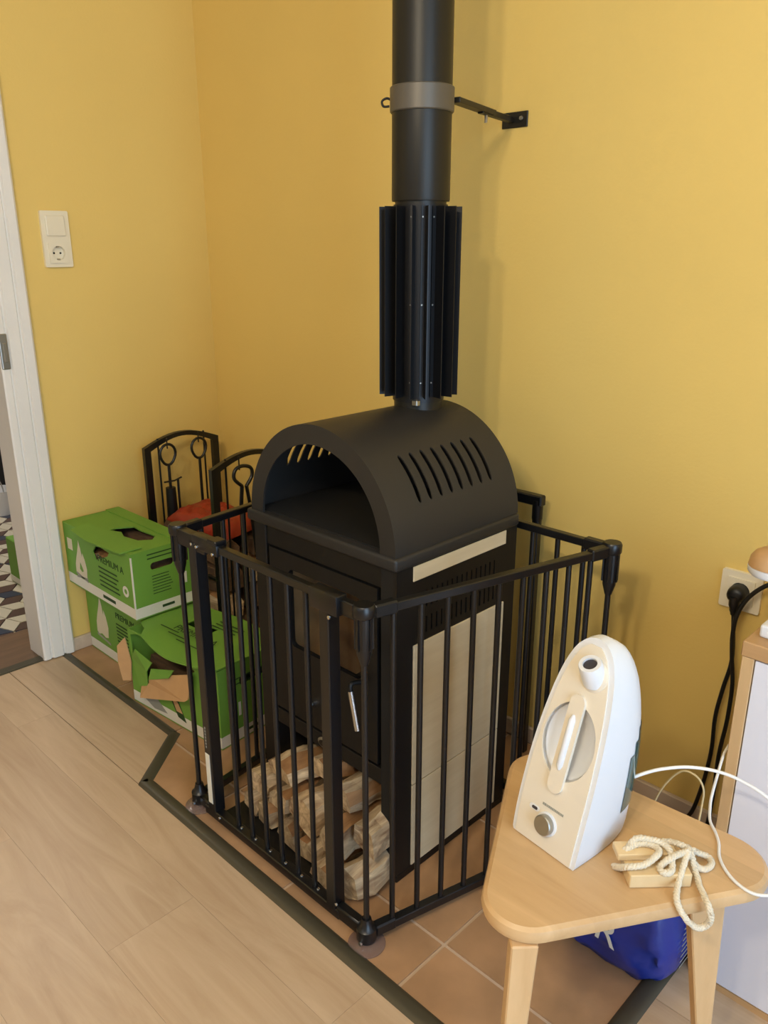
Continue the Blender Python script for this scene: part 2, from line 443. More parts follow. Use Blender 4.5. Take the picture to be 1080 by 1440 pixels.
# tumbling-block pattern of cream, brown and navy rhombus tiles
s = .072; ga = .93
dirs = [Vector((math.cos(R(a)), math.sin(R(a)), 0))*s for a in (20, 140, 260)]
rh = []
for k, mn in enumerate(('tilecream', 'tilebrown', 'tilecream', 'tilenavy')):
    k = min(k, 2)
    a, b = dirs[k], dirs[(k+1) % 3]
    c = (a+b)/2
    pts = [Vector((0, 0, 0)), a, a+b, b]
    pts = [c+(p-c)*ga for p in pts]
    gg = G().add([(p.x, p.y, 0) for p in pts]+[(p.x, p.y, -.011) for p in pts], [(0, 1, 2, 3), (4, 7, 6, 5), (0, 4, 5, 1), (1, 5, 6, 2), (2, 6, 7, 3), (3, 7, 4, 0)])
    rh.append((gg, mn))
e1 = dirs[0]-dirs[1]; e2 = dirs[1]-dirs[2]
first = [None]*4
for i in range(-26, 27):
    for j in range(-26, 27):
        c = Vector((-1.0, -.5, 0))+e1*i+e2*j
        # keep only what the doorway shows
        if not (-2.3 < c.x < -.22): continue
        yc = -.72-.42*(c.x+.12)
        if not (yc-.36 < c.y < yc+.14) or c.y > .7: continue
        for k in (0, 1, 3 if (i+2*j) % 3 == 0 else 2):
            if first[k] is None:
                first[k] = mk('tile', rh[k][0], rh[k][1], hall, local=True); first[k].location = c
            else: copyof(first[k], hall, c)

# ------------------------------------------------------------------ stove
SX0, SX1, SYF, SYB = 1.035, 1.460, -.625, -.255
SC = (SX0+SX1)/2
st = thing('wood_stove', 'anthracite wood stove with an arched oven hood and cream stone side panels', 'stove', (SC, (SYF+SYB)/2, 0))
BT = .70                       # top of body
g = G()                        # plinth, side posts and shell
g.box(SX0, SX1, SYF+.004, SYB, 0, .02, .002, 1)
g.box(SX0, SX0+.04, SYF, SYB, .02, BT, .002, 1)
g.box(SX0+.04, SX1-.04, SYF+.30, SYB, .02, BT)
g.box(SX0+.04, SX1-.04, SYF+.01, SYB, .225, .26)     # floor of the fire chamber
g.box(SX0+.04, SX1-.04, SYF+.01, SYB, .645, BT)
mk('body', g, 'stove_dark', st)
# right side: a plate with two rows of vent slots, in front of a recess
g = G(); YA, YB_ = SYF, SYB
ns = 16; vy0, vy1 = -.556, -.330; step = (vy1-vy0)/(ns-1); sw = .0042
ys = sorted({YA, YB_} | {vy0+k*step-sw/2 for k in range(ns)} | {vy0+k*step+sw/2 for k in range(ns)})
zs = [.02, .5512, .585, .605, .64, BT]
V = []; F = []
V = [(SX1, y_, z) for y_ in ys for z in zs]; nz = len(zs)
for i in range(len(ys)-1):
    for k in range(nz-1):
        isslot = (i % 2 == 1) and k in (1, 3)
        if not isslot: F.append((i*nz+k, (i+1)*nz+k, (i+1)*nz+k+1, i*nz+k+1))
b = bmesh.new(); vv = [b.verts.new(p) for p in V]
for f in F: b.faces.new([vv[k] for k in f])
rr = bmesh.ops.extrude_face_region(b, geom=b.faces[:])
for v in rr['geom']:
    if isinstance(v, bmesh.types.BMVert): v.co.x -= .006
bmesh.ops.recalc_face_normals(b, faces=b.faces[:])
mk('side_plate', G().bm(b), 'stove_dark', st)
g = G().box(SX1-.04, SX1-.014, SYF, SYB, .02, BT).box(SX1-.014, SX1-.006, SYF, SYF+.03, .02, BT).box(SX1-.014, SX1-.006, SYB-.03, SYB, .02, BT)
mk('inner_side', g, 'cavity', st)
g = G().box(SX1, SX1+.003, -.582, -.296, .668, .698, .001, 1); mk('stone_strip', g, 'stone', st, label='narrow cream stone strip')
g = G().box(SX1, SX1+.004, -.580, -.295, .2225, .536, .001, 1); mk('stone_panel', g, 'stone', st, label='cream stone side panel')
g = G().box(SX1, SX1+.004, -.580, -.295, .024, .2205, .001, 1); mk('stone_panel', g, 'stone', st, label='cream stone side panel')
# front: header with shallow drawer line, door with window, niche frame
mk('front_header', G().box(SX0+.04, SX1-.04, SYF+.004, SYF+.02, .655, BT), 'stove_dark', st)
mk('front_sill', G().box(SX0+.04, SX1-.04, SYF, SYF+.02, .225, .262, .001, 1), 'stove_dark', st)
g = G(); dx0, dx1, dz0, dz1 = SX0+.05, SX1-.05, .268, .652
wx0, wx1, wz0, wz1 = 1.148, 1.365, .44, .618
g.poly(rectpts(dx0, dx1, dz0, dz1), [roundpoly(rectpts(wx0, wx1, wz0, wz1), .012, 4)], .012, frame((0, SYF+.012, 0), (1, 0, 0), (0, 0, 1)))
dr = mk('fire_door', g, 'stove_dark', st)
for v in dr.data.vertices: pass
g = G().poly(rectpts(wx0+.001, wx1-.001, wz0+.001, wz1-.001), [], .003, frame((0, SYF+.009, 0), (1, 0, 0), (0, 0, 1))); mk('glass', g, 'darkglass', dr)
# handle: bent arm and bright grip hanging to lower right
g = G().tube(smoothpath([(1.372, SYF-.002, .442), (1.366, SYF-.028, .445), (1.368, SYF-.032, .43)], 5), .005, 8); hd = mk('handle', g, 'stove_dark', dr, 50)
g = G().tube([(1.368, SYF-.032, .432), (1.386, SYF-.032, .352)], .006, 12); mk('handle_grip', g, 'chrome', dr, 50, label='bright metal door handle grip')
g = G().lathe([(.006, 0), (.006, .010), (.004, .012)], (0, 0, 0), 12, Matrix.Translation((1.212, SYF-.001, .322)) @ Matrix.Rotation(R(90), 4, 'X')).box(1.198, 1.21, SYF-.008, SYF, .318, .326, .002, 1)
mk('air_slider', g, 'chrome', st, 40, label='small bright air control knob')
g = G().lathe([(.021, 0), (.021, .003), (.017, .005)], (0, 0, 0), 28, Matrix.Translation((1.250, SYF+.001, .242)) @ Matrix.Rotation(R(90), 4, 'X') @ Matrix.Scale(.62, 4, (0, 1, 0)))
bd = mk('badge', g, 'steel', st, 40, label='oval metal badge')
g = G().lathe([(.0145, 0), (.0145, .001)], (0, 0, 0), 24, Matrix.Translation((1.250, SYF-.004, .242)) @ Matrix.Rotation(R(90), 4, 'X') @ Matrix.Scale(.55, 4, (0, 1, 0)))
mk('badge_field', g, 'stove_dark', bd)
# fire chamber lining of brick slabs
g = G().box(SX0+.05, SX0+.075, SYF+.03, SYF+.29, .262, .64); mk('fire_brick', g, 'brick', st)
g = G().box(SX1-.075, SX1-.05, SYF+.03, SYF+.29, .262, .64); mk('fire_brick', g, 'brick', st)
for r_ in range(4):
    for c_ in range(2):
        x0 = SX0+.077+c_*.1365
        g = G().box(x0, x0+.1345, SYF+.27, SYF+.296, .263+r_*.094, .263+r_*.094+.0925, .002, 1); mk('fire_brick', g, 'brick', st)
# rim plate
g = G().box(SX0-.012, SX1+.006, SYF-.009, SYB-.0, BT, BT+.026, .006, 3); mk('rim', g, 'stove', st, 35)
# arched hood with slots cut in both flanks
HZ = BT+.026; HR = .212; HY0, HY1 = SYF-.002, SYB
def hoodpt(th, y_, r): return (SC+r*math.cos(th), y_, HZ+r*math.sin(th))
def hood_shell(r0, r1):
    b = bmesh.new(); vc = {}
    def vert(th, y_):
        key = (round(th, 5), round(y_, 5))
        if key not in vc: vc[key] = b.verts.new(hoodpt(th, y_, r1))
        return vc[key]
    def quad(ths, yss):
        for i in range(len(ths)-1):
            for k in range(len(yss)-1):
                b.faces.new([vert(ths[i], yss[k]), vert(ths[i+1], yss[k]), vert(ths[i+1], yss[k+1]), vert(ths[i], yss[k+1])])
    nsl = 8; sy0 = -.558; pitch = .0304; t0, t1 = R(24.0), R(49.0)
    def lin_(a, b_, n): return [a+(b_-a)*k/n for k in range(n+1)]
    ycuts = [sy0+pitch*k for k in range(nsl+1)]
    yl = [HY0]+ycuts+[HY1]
    ta, tb = R(21), R(52); m = 10
    tband = lin_(ta, tb, m)
    for side in (0, 1):
        f = (lambda t: t) if side == 0 else (lambda t: PI-t)
        quad([f(t) for t in lin_(0, ta, 5)], yl)
        quad([f(t) for t in tband], [HY0, ycuts[0]]); quad([f(t) for t in tband], [ycuts[-1], HY1])
        for k in range(nsl):
            y0, y1 = ycuts[k], ycuts[k+1]; yc = (y0+y1)/2; hw = .0056
            # outer ring and slot ring with the same number of points
            outer = [(t, y0) for t in tband]+[(tb, yc)]+[(t, y1) for t in reversed(tband)]+[(ta, yc)]
            ttb = [t0+(t1-t0)*q/m for q in range(m+1)]
            cr = hw/HR
            inner = []
            for q, t in enumerate(ttb):
                off = hw if 0 < q < m else hw*.72
                inner.append((t, yc-off))
            inner.append((t1+cr*.8, yc))
            for q, t in enumerate(reversed(ttb)):
                off = hw if 0 < q < m else hw*.72
                inner.append((t, yc+off))
            inner.append((t0-cr*.8, yc))
            N = len(outer)
            for q in range(N):
                o0, o1, i0, i1 = outer[q], outer[(q+1) % N], inner[q], inner[(q+1) % N]
                b.faces.new([vert(f(o0[0]), o0[1]), vert(f(o1[0]), o1[1]), vert(f(i1[0]), i1[1]), vert(f(i0[0]), i0[1])])
    mid = lin_(tb, PI-tb, 24)
    # top strip: include centre cuts of the slot cells to stay watertight
    yfull = sorted([HY0, HY1]+ycuts+[(ycuts[k]+ycuts[k+1])/2 for k in range(nsl)])
    quad(mid, yfull)
    bmesh.ops.remove_doubles(b, verts=b.verts[:], dist=1e-5)
    bmesh.ops.recalc_face_normals(b, faces=b.faces[:])
    rr = bmesh.ops.extrude_face_region(b, geom=b.faces[:])
    for v in rr['geom']:
        if isinstance(v, bmesh.types.BMVert):
            d = Vector((v.co.x-SC, 0, v.co.z-HZ)); v.co -= d.normalized()*(r1-r0)
    bmesh.ops.recalc_face_normals(b, faces=b.faces[:])
    return G().bm(b)
mk('hood', hood_shell(HR-.003, HR), 'stove', st, 30)
def archring(r0, r1, n=40): return [(r1*math.cos(PI*k/n), r1*math.sin(PI*k/n)) for k in range(n+1)]+[(r0*math.cos(PI*k/n), r0*math.sin(PI*k/n)) for k in range(n, -1, -1)]
g = G().poly(archring(.173, HR, 40), [], .005, frame((SC, HY0+.004, HZ), (1, 0, 0), (0, 0, 1))); mk('hood_front', g, 'stove', st, 30)
g = G().poly([(.2*math.cos(PI*k/30), .2*math.sin(PI*k/30)) for k in range(31)], [], .004, frame((SC, HY1-.001, HZ), (1, 0, 0), (0, 0, 1))); mk('hood_back', g, 'cavity', st)
g = G().box(SC-.2, SC+.2, HY0+.012, HY1-.008, HZ, HZ+.003); mk('oven_floor', g, 'cavity', st)

# ------------------------------------------------------------------ flue pipe
PX, PY = 1.244, -.333
fp = thing('flue_pipe', 'dark grey stove pipe rising from the hood, with radial fins and a wall bracket', 'stove pipe', (PX, PY, HZ+HR-.02))
g = G().lathe([(.051, HZ+HR-.025), (.051, 1.36)], (PX, PY, 0), 40); mk('inner_pipe', g, 'pipe', fp, 40)
g = G().lathe([(.0565, 1.342), (.0575, 1.345), (.0575, 1.52), (.057, CH)], (PX, PY, 0), 48); mk('pipe', g, 'pipe', fp, 40)
g = G().lathe([(.0595, 1.500), (.0615, 1.502), (.0615, 1.543), (.0595, 1.545)], (PX, PY, 0), 48); band = mk('clamp_band', g, 'band', fp, 40, label='bronze clamp band')
FZ0, FZ1 = .962, 1.332
g = G().lathe([(.054, FZ0-.012), (.054, FZ1+.004)], (PX, PY, 0), 40); mk('fin_sleeve', g, 'fin', fp, 40)
nf = 16
finmesh = None
for k in range(nf):
    a = 2*PI*(k+.35)/nf
    gg = G().box(.053, .083, -.001, .001, FZ0, FZ1).box(.0535, .056, -.009, .0, FZ0, FZ1)
    if finmesh is None:
        o = mk('fin', gg, 'fin', fp, local=True); finmesh = o
    else: o = finmesh.copy(); COL.objects.link(o); o.parent = fp
    o.location = (0, 0, -(HZ+HR-.02)); o.rotation_euler = (0, 0, a)
rv = None
for k in range(nf):
    a = 2*PI*(k+.35)/nf-.11
    for z in (FZ0+.03, (FZ0+FZ1)/2, FZ1-.02):
        if rv is None:
            rv = mk('rivet', G().lathe([(.002, 0), (.0016, .0015)], (0, 0, 0), 8, Matrix.Rotation(R(90), 4, 'Y')), 'steel', fp, local=True); o = rv
        else: o = rv.copy(); COL.objects.link(o); o.parent = fp
        o.location = (.056*math.cos(a), .056*math.sin(a), z-(HZ+HR-.02)); o.rotation_euler = (0, 0, a)
# collar bolts at the foot of the pipe
g = G().box(PX+.028, PX+.043, PY-.052, PY-.04, .945, .958, .002, 1); mk('collar_bolt', g, 'steel', fp)
# wall bracket: ear, two-piece arm, plate with two screws
g = G().tube(smoothpath([(PX-.050, PY-.032, 1.524), (PX-.058, PY-.037, 1.528), (PX-.066, PY-.042, 1.523), (PX-.063, PY-.041, 1.514), (PX-.054, PY-.034, 1.514)], 4), .0022, 8); mk('clamp_hook', g, 'stove_dark', fp, 50)
a0 = Vector((1.285, -.285, 1.524)); a1 = Vector((1.215, -.006, 1.522))
def bar(gg, p, q, w_, h_, bev=.001):
    p = Vector(p); q = Vector(q); d = q-p; L = d.length
    m = Matrix.Translation(p) @ d.to_track_quat('X', 'Z').to_matrix().to_4x4()
    gg.box(0, L, -w_/2, w_/2, -h_/2, h_/2, bev, 1, m); return gg
g = bar(G(), a0, a0.lerp(a1, .62), .022, .010); mk('bracket_arm', g, 'pipe', fp)
g = bar(G(), a0.lerp(a1, .42)-Vector((0, 0, .002)), a1, .013, .012); mk('bracket_arm', g, 'pipe', fp)
g = G().cyl(a0.lerp(a1, .52)-Vector((0, 0, .022)), a0.lerp(a1, .52)+Vector((0, 0, .008)), .0035, n=8); mk('bracket_bolt', g, 'steel', fp, 40)
g = G().box(1.188, 1.256, -.004, 0, 1.506, 1.538, .001, 1); pl_ = mk('wall_plate', g, 'pipe', fp)
for x in (1.200, 1.240):
    g = G().lathe([(.005, 0), (.004, .003)], (0, 0, 0), 10, Matrix.Translation((x, -.004, 1.524)) @ Matrix.Rotation(R(90), 4, 'X')); mk('screw', g, 'steel', pl_, 40)

# ------------------------------------------------------------------ hearth gate
gt = thing('hearth_gate', 'black metal safety gate with round bars standing around the stove', 'safety gate', (1.24, -.766, 0))
GZ = .692; GB = .030; GY = -.766
def corner(x, y_, foot=True, cup=True):
    g = G().cyl((x, y_, .03), (x, y_, .62), .0058, n=12); mk('corner_tube', g, 'gate', gt, 40)
    g = G().lathe([(.007, 0), (.013, .022), (.0145, .075), (.0145, .09)], (x, y_, .595), 20)
    for k in range(8):
        a = 2*PI*k/8; g.box(.013, .0165, -.0022, .0022, .625, .683, 0, 1, Matrix.Translation((x, y_, 0)) @ Matrix.Rotation(a, 4, 'Z'))
    g.lathe([(.0175, .684), (.019, .687), (.019, .702), (.0165, .706)], (x, y_, 0), 24)
    mk('corner_cup', g, 'gateplastic', gt, 40)
    g = G().lathe([(.017, .012), (.019, .016), (.019, .04), (.012, .046), (.009, .062)], (x, y_, 0), 20); mk('corner_foot', g, 'gateplastic', gt, 40)
    if cup:
        g = G().lathe([(.036, .0012), (.036, .003), (.03, .0045), (.022, .006), (.012, .012)], (x, y_, 0), 36); mk('suction_cup', g, 'suction', gt, 40, label='clear suction cup foot')
        g = G().lathe([(.004, .0), (.004, .004)], (0, 0, 0), 8, Matrix.Translation((x+.004, y_-.019, .018)) @ Matrix.Rotation(R(90), 4, 'X')); mk('foot_screw', g, 'chrome', gt, 40)
FL = (.957, -.764); FR = (1.524, -.770); BR = (1.667, -.226)
corner(*FL); corner(*FR); corner(*BR)
barproto = {}
def gbar(x, y_, r=.0055, z0=GB, z1=GZ-.006):
    key = (r, z0, z1)
    if key not in barproto:
        o = mk('bar', G().cyl((0, 0, z0), (0, 0, z1), r, n=12), 'gate', gt, 40, local=True); barproto[key] = o
    else: o = barproto[key].copy(); COL.objects.link(o); o.parent = gt
    o.location = (x-1.24, y_+.766, 0)
sc_ = None
def screw(x, y_, z, nrm):
    g = G().lathe([(.0038, 0), (.0034, .002), (.0015, .0028)], (0, 0, 0), 10, Matrix.Translation((x, y_, z)) @ Vector(nrm).to_track_quat('Z', 'Y').to_matrix().to_4x4())
    mk('screw', g, 'chrome', gt, 40)
# door in the front: rails, two square posts, six bars
mk('top_rail', G().box(1.09, 1.435, GY-.008, GY+.008, GZ-.010, GZ+.006, .0015, 1), 'gate', gt)
mk('bottom_rail', G().box(1.00, 1.455, GY-.013, GY+.009, .013, .035, .002, 1), 'gate', gt)
mk('gate_post', G().box(1.018, 1.044, GY-.014, GY+.014, .03, GZ-.004, .002, 1), 'gate', gt)
mk('gate_post', G().box(1.421, 1.446, GY-.014, GY+.014, .03, GZ+.004, .002, 1), 'gate', gt)
for k in range(6):
    x = 1.115+k*.0513; gbar(x, GY)
    screw(x+.012, GY-.002, .0345, (0, 0, 1))
mk('latch_housing', G().box(.972, 1.072, GY-.011, GY+.011, GZ-.024, GZ+.010, .003, 2), 'gateplastic', gt, 40)
mk('latch_lever', G().box(1.030, 1.118, GY-.0125, GY+.0125, GZ-.016, GZ+.013, .003, 2), 'gateplastic', gt, 40)
mk('latch_button', G().box(1.088, 1.118, GY-.014, GY+.014, GZ+.006, GZ+.017, .002, 1), 'gateplastic', gt)
for x, z in ((1.030, GZ-.009), (1.047, GZ-.011), (1.104, GZ-.012)): screw(x, GY-.0125, z, (0, -1, 0))
mk('hinge_bracket', G().box(1.398, 1.470, GY-.016, GY+.010, GZ-.026, GZ+.012, .003, 2), 'gateplastic', gt, 40)
mk('hinge_link', G().box(1.464, 1.512, GY-.008, GY+.008, GZ-.022, GZ+.006, .002, 1), 'gateplastic', gt, 40)
mk('hinge_link', G().box(1.446, 1.510, GY-.012, GY+.008, .014, .044, .003, 1), 'gateplastic', gt, 40)
mk('hinge_link', G().box(.968, 1.02, GY-.009, GY+.009, .016, .040, .003, 1), 'gateplastic', gt, 40)
screw(1.452, GY-.0165, GZ-.03, (0, -1, 0)); screw(1.452, GY-.0145, .052, (0, -1, 0)); screw(1.06, GY-.014, .03, (0, -1, 0))
mk('sticker', G().box(1.0215, 1.0375, GY-.0148, GY-.0141, .055, .185), 'inkwhite', gt, label='white warning sticker')
g = G()
for k in range(7): g.box(1.026, 1.0295, GY-.0148, GY-.0141, .200+k*.008, .205+k*.008)
mk('post_lettering', g, 'inkgrey', gt)
# side and rear panels
def panel(a, b, n, r=.0055):
    a = Vector((a[0], a[1], 0)); b = Vector((b[0], b[1], 0)); d = (b-a).normalized()
    e0 = a+d*.016; e1 = b-d*.016; up = Vector((0, 0, 1))
    mk('top_rail', bar(G(), e0+up*(GZ-.002), e1+up*(GZ-.002), .016, .016, .0015), 'gate', gt)
    mk('bottom_rail', bar(G(), e0+up*.024, e1+up*.024, .018, .018, .0015), 'gate', gt)
    for p in (e0, e1):
        q = p+d*(.045 if p is e0 else -.045)
        mk('corner_link', bar(G(), p+up*(GZ-.002), q+up*(GZ-.002), .020, .024, .003), 'gateplastic', gt)
        mk('corner_link', bar(G(), p+up*.026, q+up*.026, .021, .024, .003), 'gateplastic', gt)
    for k in range(n):
        p = a+(b-a)*((k+1)/(n+1)); gbar(p.x, p.y, r)
panel(FR, BR, 9)
panel(BR, (1.17, -.222), 7)
panel(FL, (.872, -.03), 11)
# wall end behind the stove: post, elbow arm
mk('wall_post', G().box(1.366, 1.384, -.060, -.042, 0, .655, .002, 1), 'gate', gt)
mk('wall_cup', G().lathe([(.009, .63), (.013, .645), (.013, .69)], (1.375, -.051, 0), 16), 'gateplastic', gt, 40)
mk('wall_arm', G().box(1.24, 1.390, -.062, -.040, .676, .702, .003, 1), 'gateplastic', gt)
mk('wall_arm', G().box(1.16, 1.24, -.231, -.040, .676, .702, .003, 1), 'gateplastic', gt)
# ------------------------------------------------------------------ thin black sheet under the firewood
o = mk('black_sheet', G().box(1.02, 1.405, -.745, -.627, .0005, .004, .001, 1), 'stove_dark')
tag(o, 'thin flat black sheet on the tiles in front of the stove', 'floor plate'); origin(o, (1.21, -.69, .0005))

# ------------------------------------------------------------------ firewood
def logmesh(prof, L, seg=5, jit=.003, seed=0):
    rnd = random.Random(seed); V = []; F = []; n = len(prof)
    sx = [rnd.uniform(-jit, jit)*2 for _ in range(seg+1)]; sz = [rnd.uniform(-jit, jit)*1.5 for _ in range(seg+1)]
    for i in range(seg+1):
        for (x, z) in prof:
            V.append((x+sx[i]+rnd.uniform(-jit, jit), L*i/seg+(rnd.uniform(-.004, .004) if i in (0, seg) else 0), z+sz[i]+rnd.uniform(-jit, jit)))
    for i in range(seg):
        for k in range(n): F.append((i*n+k, i*n+(k+1) % n, (i+1)*n+(k+1) % n, (i+1)*n+k))
    F.append(tuple(range(n-1, -1, -1))); F.append(tuple(seg*n+k for k in range(n)))
    return V, F
def wedge(w_, h_, rnd):
    k = rnd.choice((0, 1, 2))
    if k == 0: p = [(-.5, -.5), (.1, -.55), (.5, -.4), (.45, .1), (.2, .45), (-.1, .5), (-.45, .2)]
    elif k == 1: p = [(-.5, -.45), (.0, -.5), (.5, -.45), (.42, .3), (.0, .5), (-.3, .4)]
    else: p = [(-.5, -.5), (.5, -.5), (.5, .0), (.3, .4), (-.05, .5), (-.48, .35)]
    if rnd.random() < .5: p = [(-a, b) for a, b in reversed(p)]
    return [(a*w_+rnd.uniform(-.003, .003), b*h_+rnd.uniform(-.003, .003)) for a, b in p]
def log(label, group, x, y_, z, w_, h_, L, yaw=0, pitch=0, roll=0, seed=1, m='log', cat='firewood'):
    rnd = random.Random(seed)
    pr = wedge(w_, h_, rnd); npf = len(pr)
    V, F = logmesh(pr, L, 7, .0036, seed)
    o = mk('split_log', G().add(V, F), m)
    if m == 'log':            # brown bark left on the underside and on one flank of some
        o.data.materials.append(M['heart'])
        side = {0} | ({rnd.randrange(npf)} if rnd.random() < .6 else set())
        for k_, p in enumerate(o.data.polygons):
            if k_ < 7*npf and k_ % npf in side: p.material_index = 1
    o.location = (x, y_, z); o.rotation_euler = (R(pitch), R(roll), R(yaw))
    return tag(o, label, cat, group)
GRP = 'split logs stacked under the stove'
LG = [  # x, y front, z centre, w, h, L, yaw, roll, label
 (1.065, -.700, .034, .055, .056, .24, -6, 8, 'small split log at the bottom left of the pile under the stove'),
 (1.130, -.705, .034, .062, .056, .24, -4, -6, 'short blocky log, second from the left in the bottom row of the pile'),
 (1.205, -.712, .034, .066, .058, .25, -3, 5, 'bottom row log in the middle of the pile, below the big wedge'),
 (1.278, -.712, .032, .062, .054, .25, 0, -5, 'bottom row log right of the middle, behind the gate bars'),
 (1.348, -.735, .030, .056, .046, .27, 2, 12, 'low pale log lying beside the right gate post, bottom row'),
 (1.420, -.722, .046, .062, .080, .28, 0, -4, 'large upright log at the bottom right corner of the pile'),
 (1.090, -.690, .092, .070, .052, .25, -7, -10, 'log on the second layer at the far left of the pile'),
 (1.168, -.700, .094, .064, .050, .25, -4, 6, 'log on the second layer, left of the big pale wedge'),
 (1.262, -.700, .102, .092, .076, .26, -3, 18, 'big pale wedge log in the centre of the pile'),
 (1.352, -.705, .098, .072, .072, .26, 0, -14, 'pale wedge log on the second layer behind the right gate post'),
 (1.425, -.682, .124, .066, .066, .26, 0, 8, 'squared log on top of the large upright one at the right'),
 (1.150, -.672, .146, .105, .048, .26, -8, -8, 'long flat log lying on top at the left of the pile'),
 (1.345, -.660, .166, .080, .052, .24, -2, 10, 'top log at the right of the pile under the oval badge'),
 (1.245, -.640, .180, .078, .044, .22, -5, -4, 'uppermost log of the pile, pushed back under the fire door'),
]
for i, (x, y_, z, w_, h_, L, yaw, roll, lab) in enumerate(LG):
    log(lab, GRP, x, y_, z, w_*.94, h_*.92, L, yaw, 0, roll, 20+i)

# ------------------------------------------------------------------ green firewood boxes
def bars_(gg, x0, x1, z0, z1, n, plane, h_=.0035, rag=.25, seed=3):
    rnd = random.Random(seed)
    for k in range(n):
        z = z1-(z1-z0)*k/max(1, n-1); e = x1-(x1-x0)*rnd.uniform(0, rag)
        gg.poly(rectpts(x0, e, z-h_/2, z+h_/2), [], .0004, plane)
FLAME = [(0, 0), (.012, -.006), (.03, .0), (.052, -.006), (.07, -.002), (.075, .03), (.066, .06), (.055, .078), (.05, .062), (.045, .09), (.036, .115), (.030, .095), (.022, .075), (.012, .055), (.002, .03)]
def firebox(name, label, loc, rz, L, D, H, fronthole, tophole, kind):
    t = thing(name, label, 'cardboard box', loc, 'green firewood boxes', rz)
    T = .004
    FP = frame((0, T, 0), (1, 0, 0), (0, 0, 1))             # front, outer face at y=0
    RP = frame((L-T, 0, 0), (0, 1, 0), (0, 0, 1))           # right, outer face at x=L
    hand = roundpoly(rectpts(D*.30, D*.68, H*.70, H*.81), .009, 4)
    body = G()
    body.poly(rectpts(0, L, 0, H), [fronthole] if fronthole else [], T, FP)
    body.poly(rectpts(T, D, 0, H), [hand], T, RP)
    body.box(0, T, T, D, 0, H).box(T, L-T, D-T, D, 0, H).box(T, L-T, T, D-T, 0, T)
    b = mk('carton', body, 'green', t, local=True)
    # white stripe along the bottom, on front and right side
    g = G().poly(rectpts(.0, L, .004, .036), [], .0004, frame((0, 0, 0), (1, 0, 0), (0, 0, 1)))
    g.poly(rectpts(0, D, .004, .036), [], .0004, frame((L, 0, 0), (0, 1, 0), (0, 0, 1)))
    if kind < 2: g.box(L-.004, L+.0005, -.0006, .003, .004, H*.97)
    mk('white_print', g, 'inkwhite', t, local=True)
    P1 = frame((0, -.0006, 0), (1, 0, 0), (0, 0, 1)); P2 = frame((L+.0004, 0, 0), (0, 1, 0), (0, 0, 1))
    return t, P1, P2, FP, RP
# upper box against the door-side wall
LA, DA, HA = .415, .195, .198
foA = [(.185, .150), (.205, .172), (.240, .178), (.290, .174), (.278, .160), (.235, .142), (.200, .128)]
A, P1, P2, _, _ = firebox('firewood_box', 'green cardboard firewood box on top of the stack by the door frame', (.012, -.607, .2445), 0, LA, DA, HA, foA, None, 0)
top = [(0, -.012), (LA, -.002), (LA, DA), (0, DA)]
holeA = [(.185, .062), (.178, .082), (.206, .130), (.245, .126), (.325, .132), (.350, .108), (.325, .075), (.265, .064), (.225, .078)]
g = G().poly(rectpts(0, LA, 0, DA), [holeA], .004, Matrix.Translation((0, 0, HA+.0003))); mk('top_flap', g, 'green', A, local=True)
mA = Matrix.Translation((0, 0, HA+.0047)) @ Matrix.Rotation(R(-3), 4, 'X')
g = G().poly([(.10, -.022), (.215, -.034), (.39, -.018), (.40, .045), (.26, .050), (.18, .046), (.09, .040)], [], .003, Matrix.Translation((0, 0, HA+.0046)) @ Matrix.Rotation(R(4), 4, 'X')); mk('torn_flap', g, 'green', A, local=True)
g = G().poly([(.0, .145), (.40, .15), (.40, .192), (0, .19)], [], .003, Matrix.Translation((0, 0, HA+.0046))); mk('top_flap', g, 'green', A, local=True)
g = G(); bars_(g, .215, .335, .055, .112, 5, P1, .0045, .35, 4)
g.add(*textmesh('PREMIUM A', .030, P1 @ Matrix.Translation((.215, .130, 0))))
bars_(g, .05, .14, .175, .187, 2, P2, .0035, .1, 5); bars_(g, .06, .125, .066, .12, 7, P2, .002, .2, 6)
bars_(g, .225, .30, .02, .02, 1, P1, .010, 0, 6); bars_(g, .085, .125, .02, .02, 1, P2, .008, 0, 6)
mk('dark_print', g, 'inkdark', A, local=True, kind='stuff')
g = G().poly([(.06+a, .048+b) for a, b in FLAME], [[(.087, .068), (.094, .092), (.103, .080), (.112, .066), (.1, .06)]], .0004, P1)
g.poly(rectpts(.02, .052, .118, .155), [], .0004, P1)
mk('flame_print', g, 'inkfire', A, local=True)
g = G().poly([(.062, .046), (.135, .034), (.135, .040), (.062, .053)], [], .0006, P1).poly([(.062, .034), (.135, .044), (.135, .049), (.062, .040)], [], .0006, P1)
mk('log_print', g, 'inkgrey', A, local=True)
circ = lambda cx, cy, r, n=20: [(cx+r*math.cos(2*PI*k/n), cy+r*math.sin(2*PI*k/n)) for k in range(n)]
g = G().poly(circ(.370, .078, .017), [circ(.370, .078, .008)], .0004, P1).poly(rectpts(.152, .172, .07, .105), [], .0004, P2).poly(circ(.055, .02, .010), [circ(.055, .02, .006)], .0008, P2)
mk('round_mark', g, 'inkwhite', A, local=True)
for i, (x, y_, z, w_, h_, L, yaw, pit, lab) in enumerate((
    (.10, -.515, .385, .09, .07, .30, -88, 0, 'dark log lying inside the open upper green box, nearer the room'),
    (.10, -.455, .390, .07, .07, .30, -91, 0, 'dark log lying inside the open upper green box, nearer the wall'),
    (.17, -.565, .365, .06, .05, .22, -90, 0, 'brown log showing through the torn front of the upper green box'))):
    log(lab, 'logs inside the green boxes', x, y_, z, w_, h_, L, yaw, pit, 0, 60+i, 'logdark' if i < 2 else 'log')
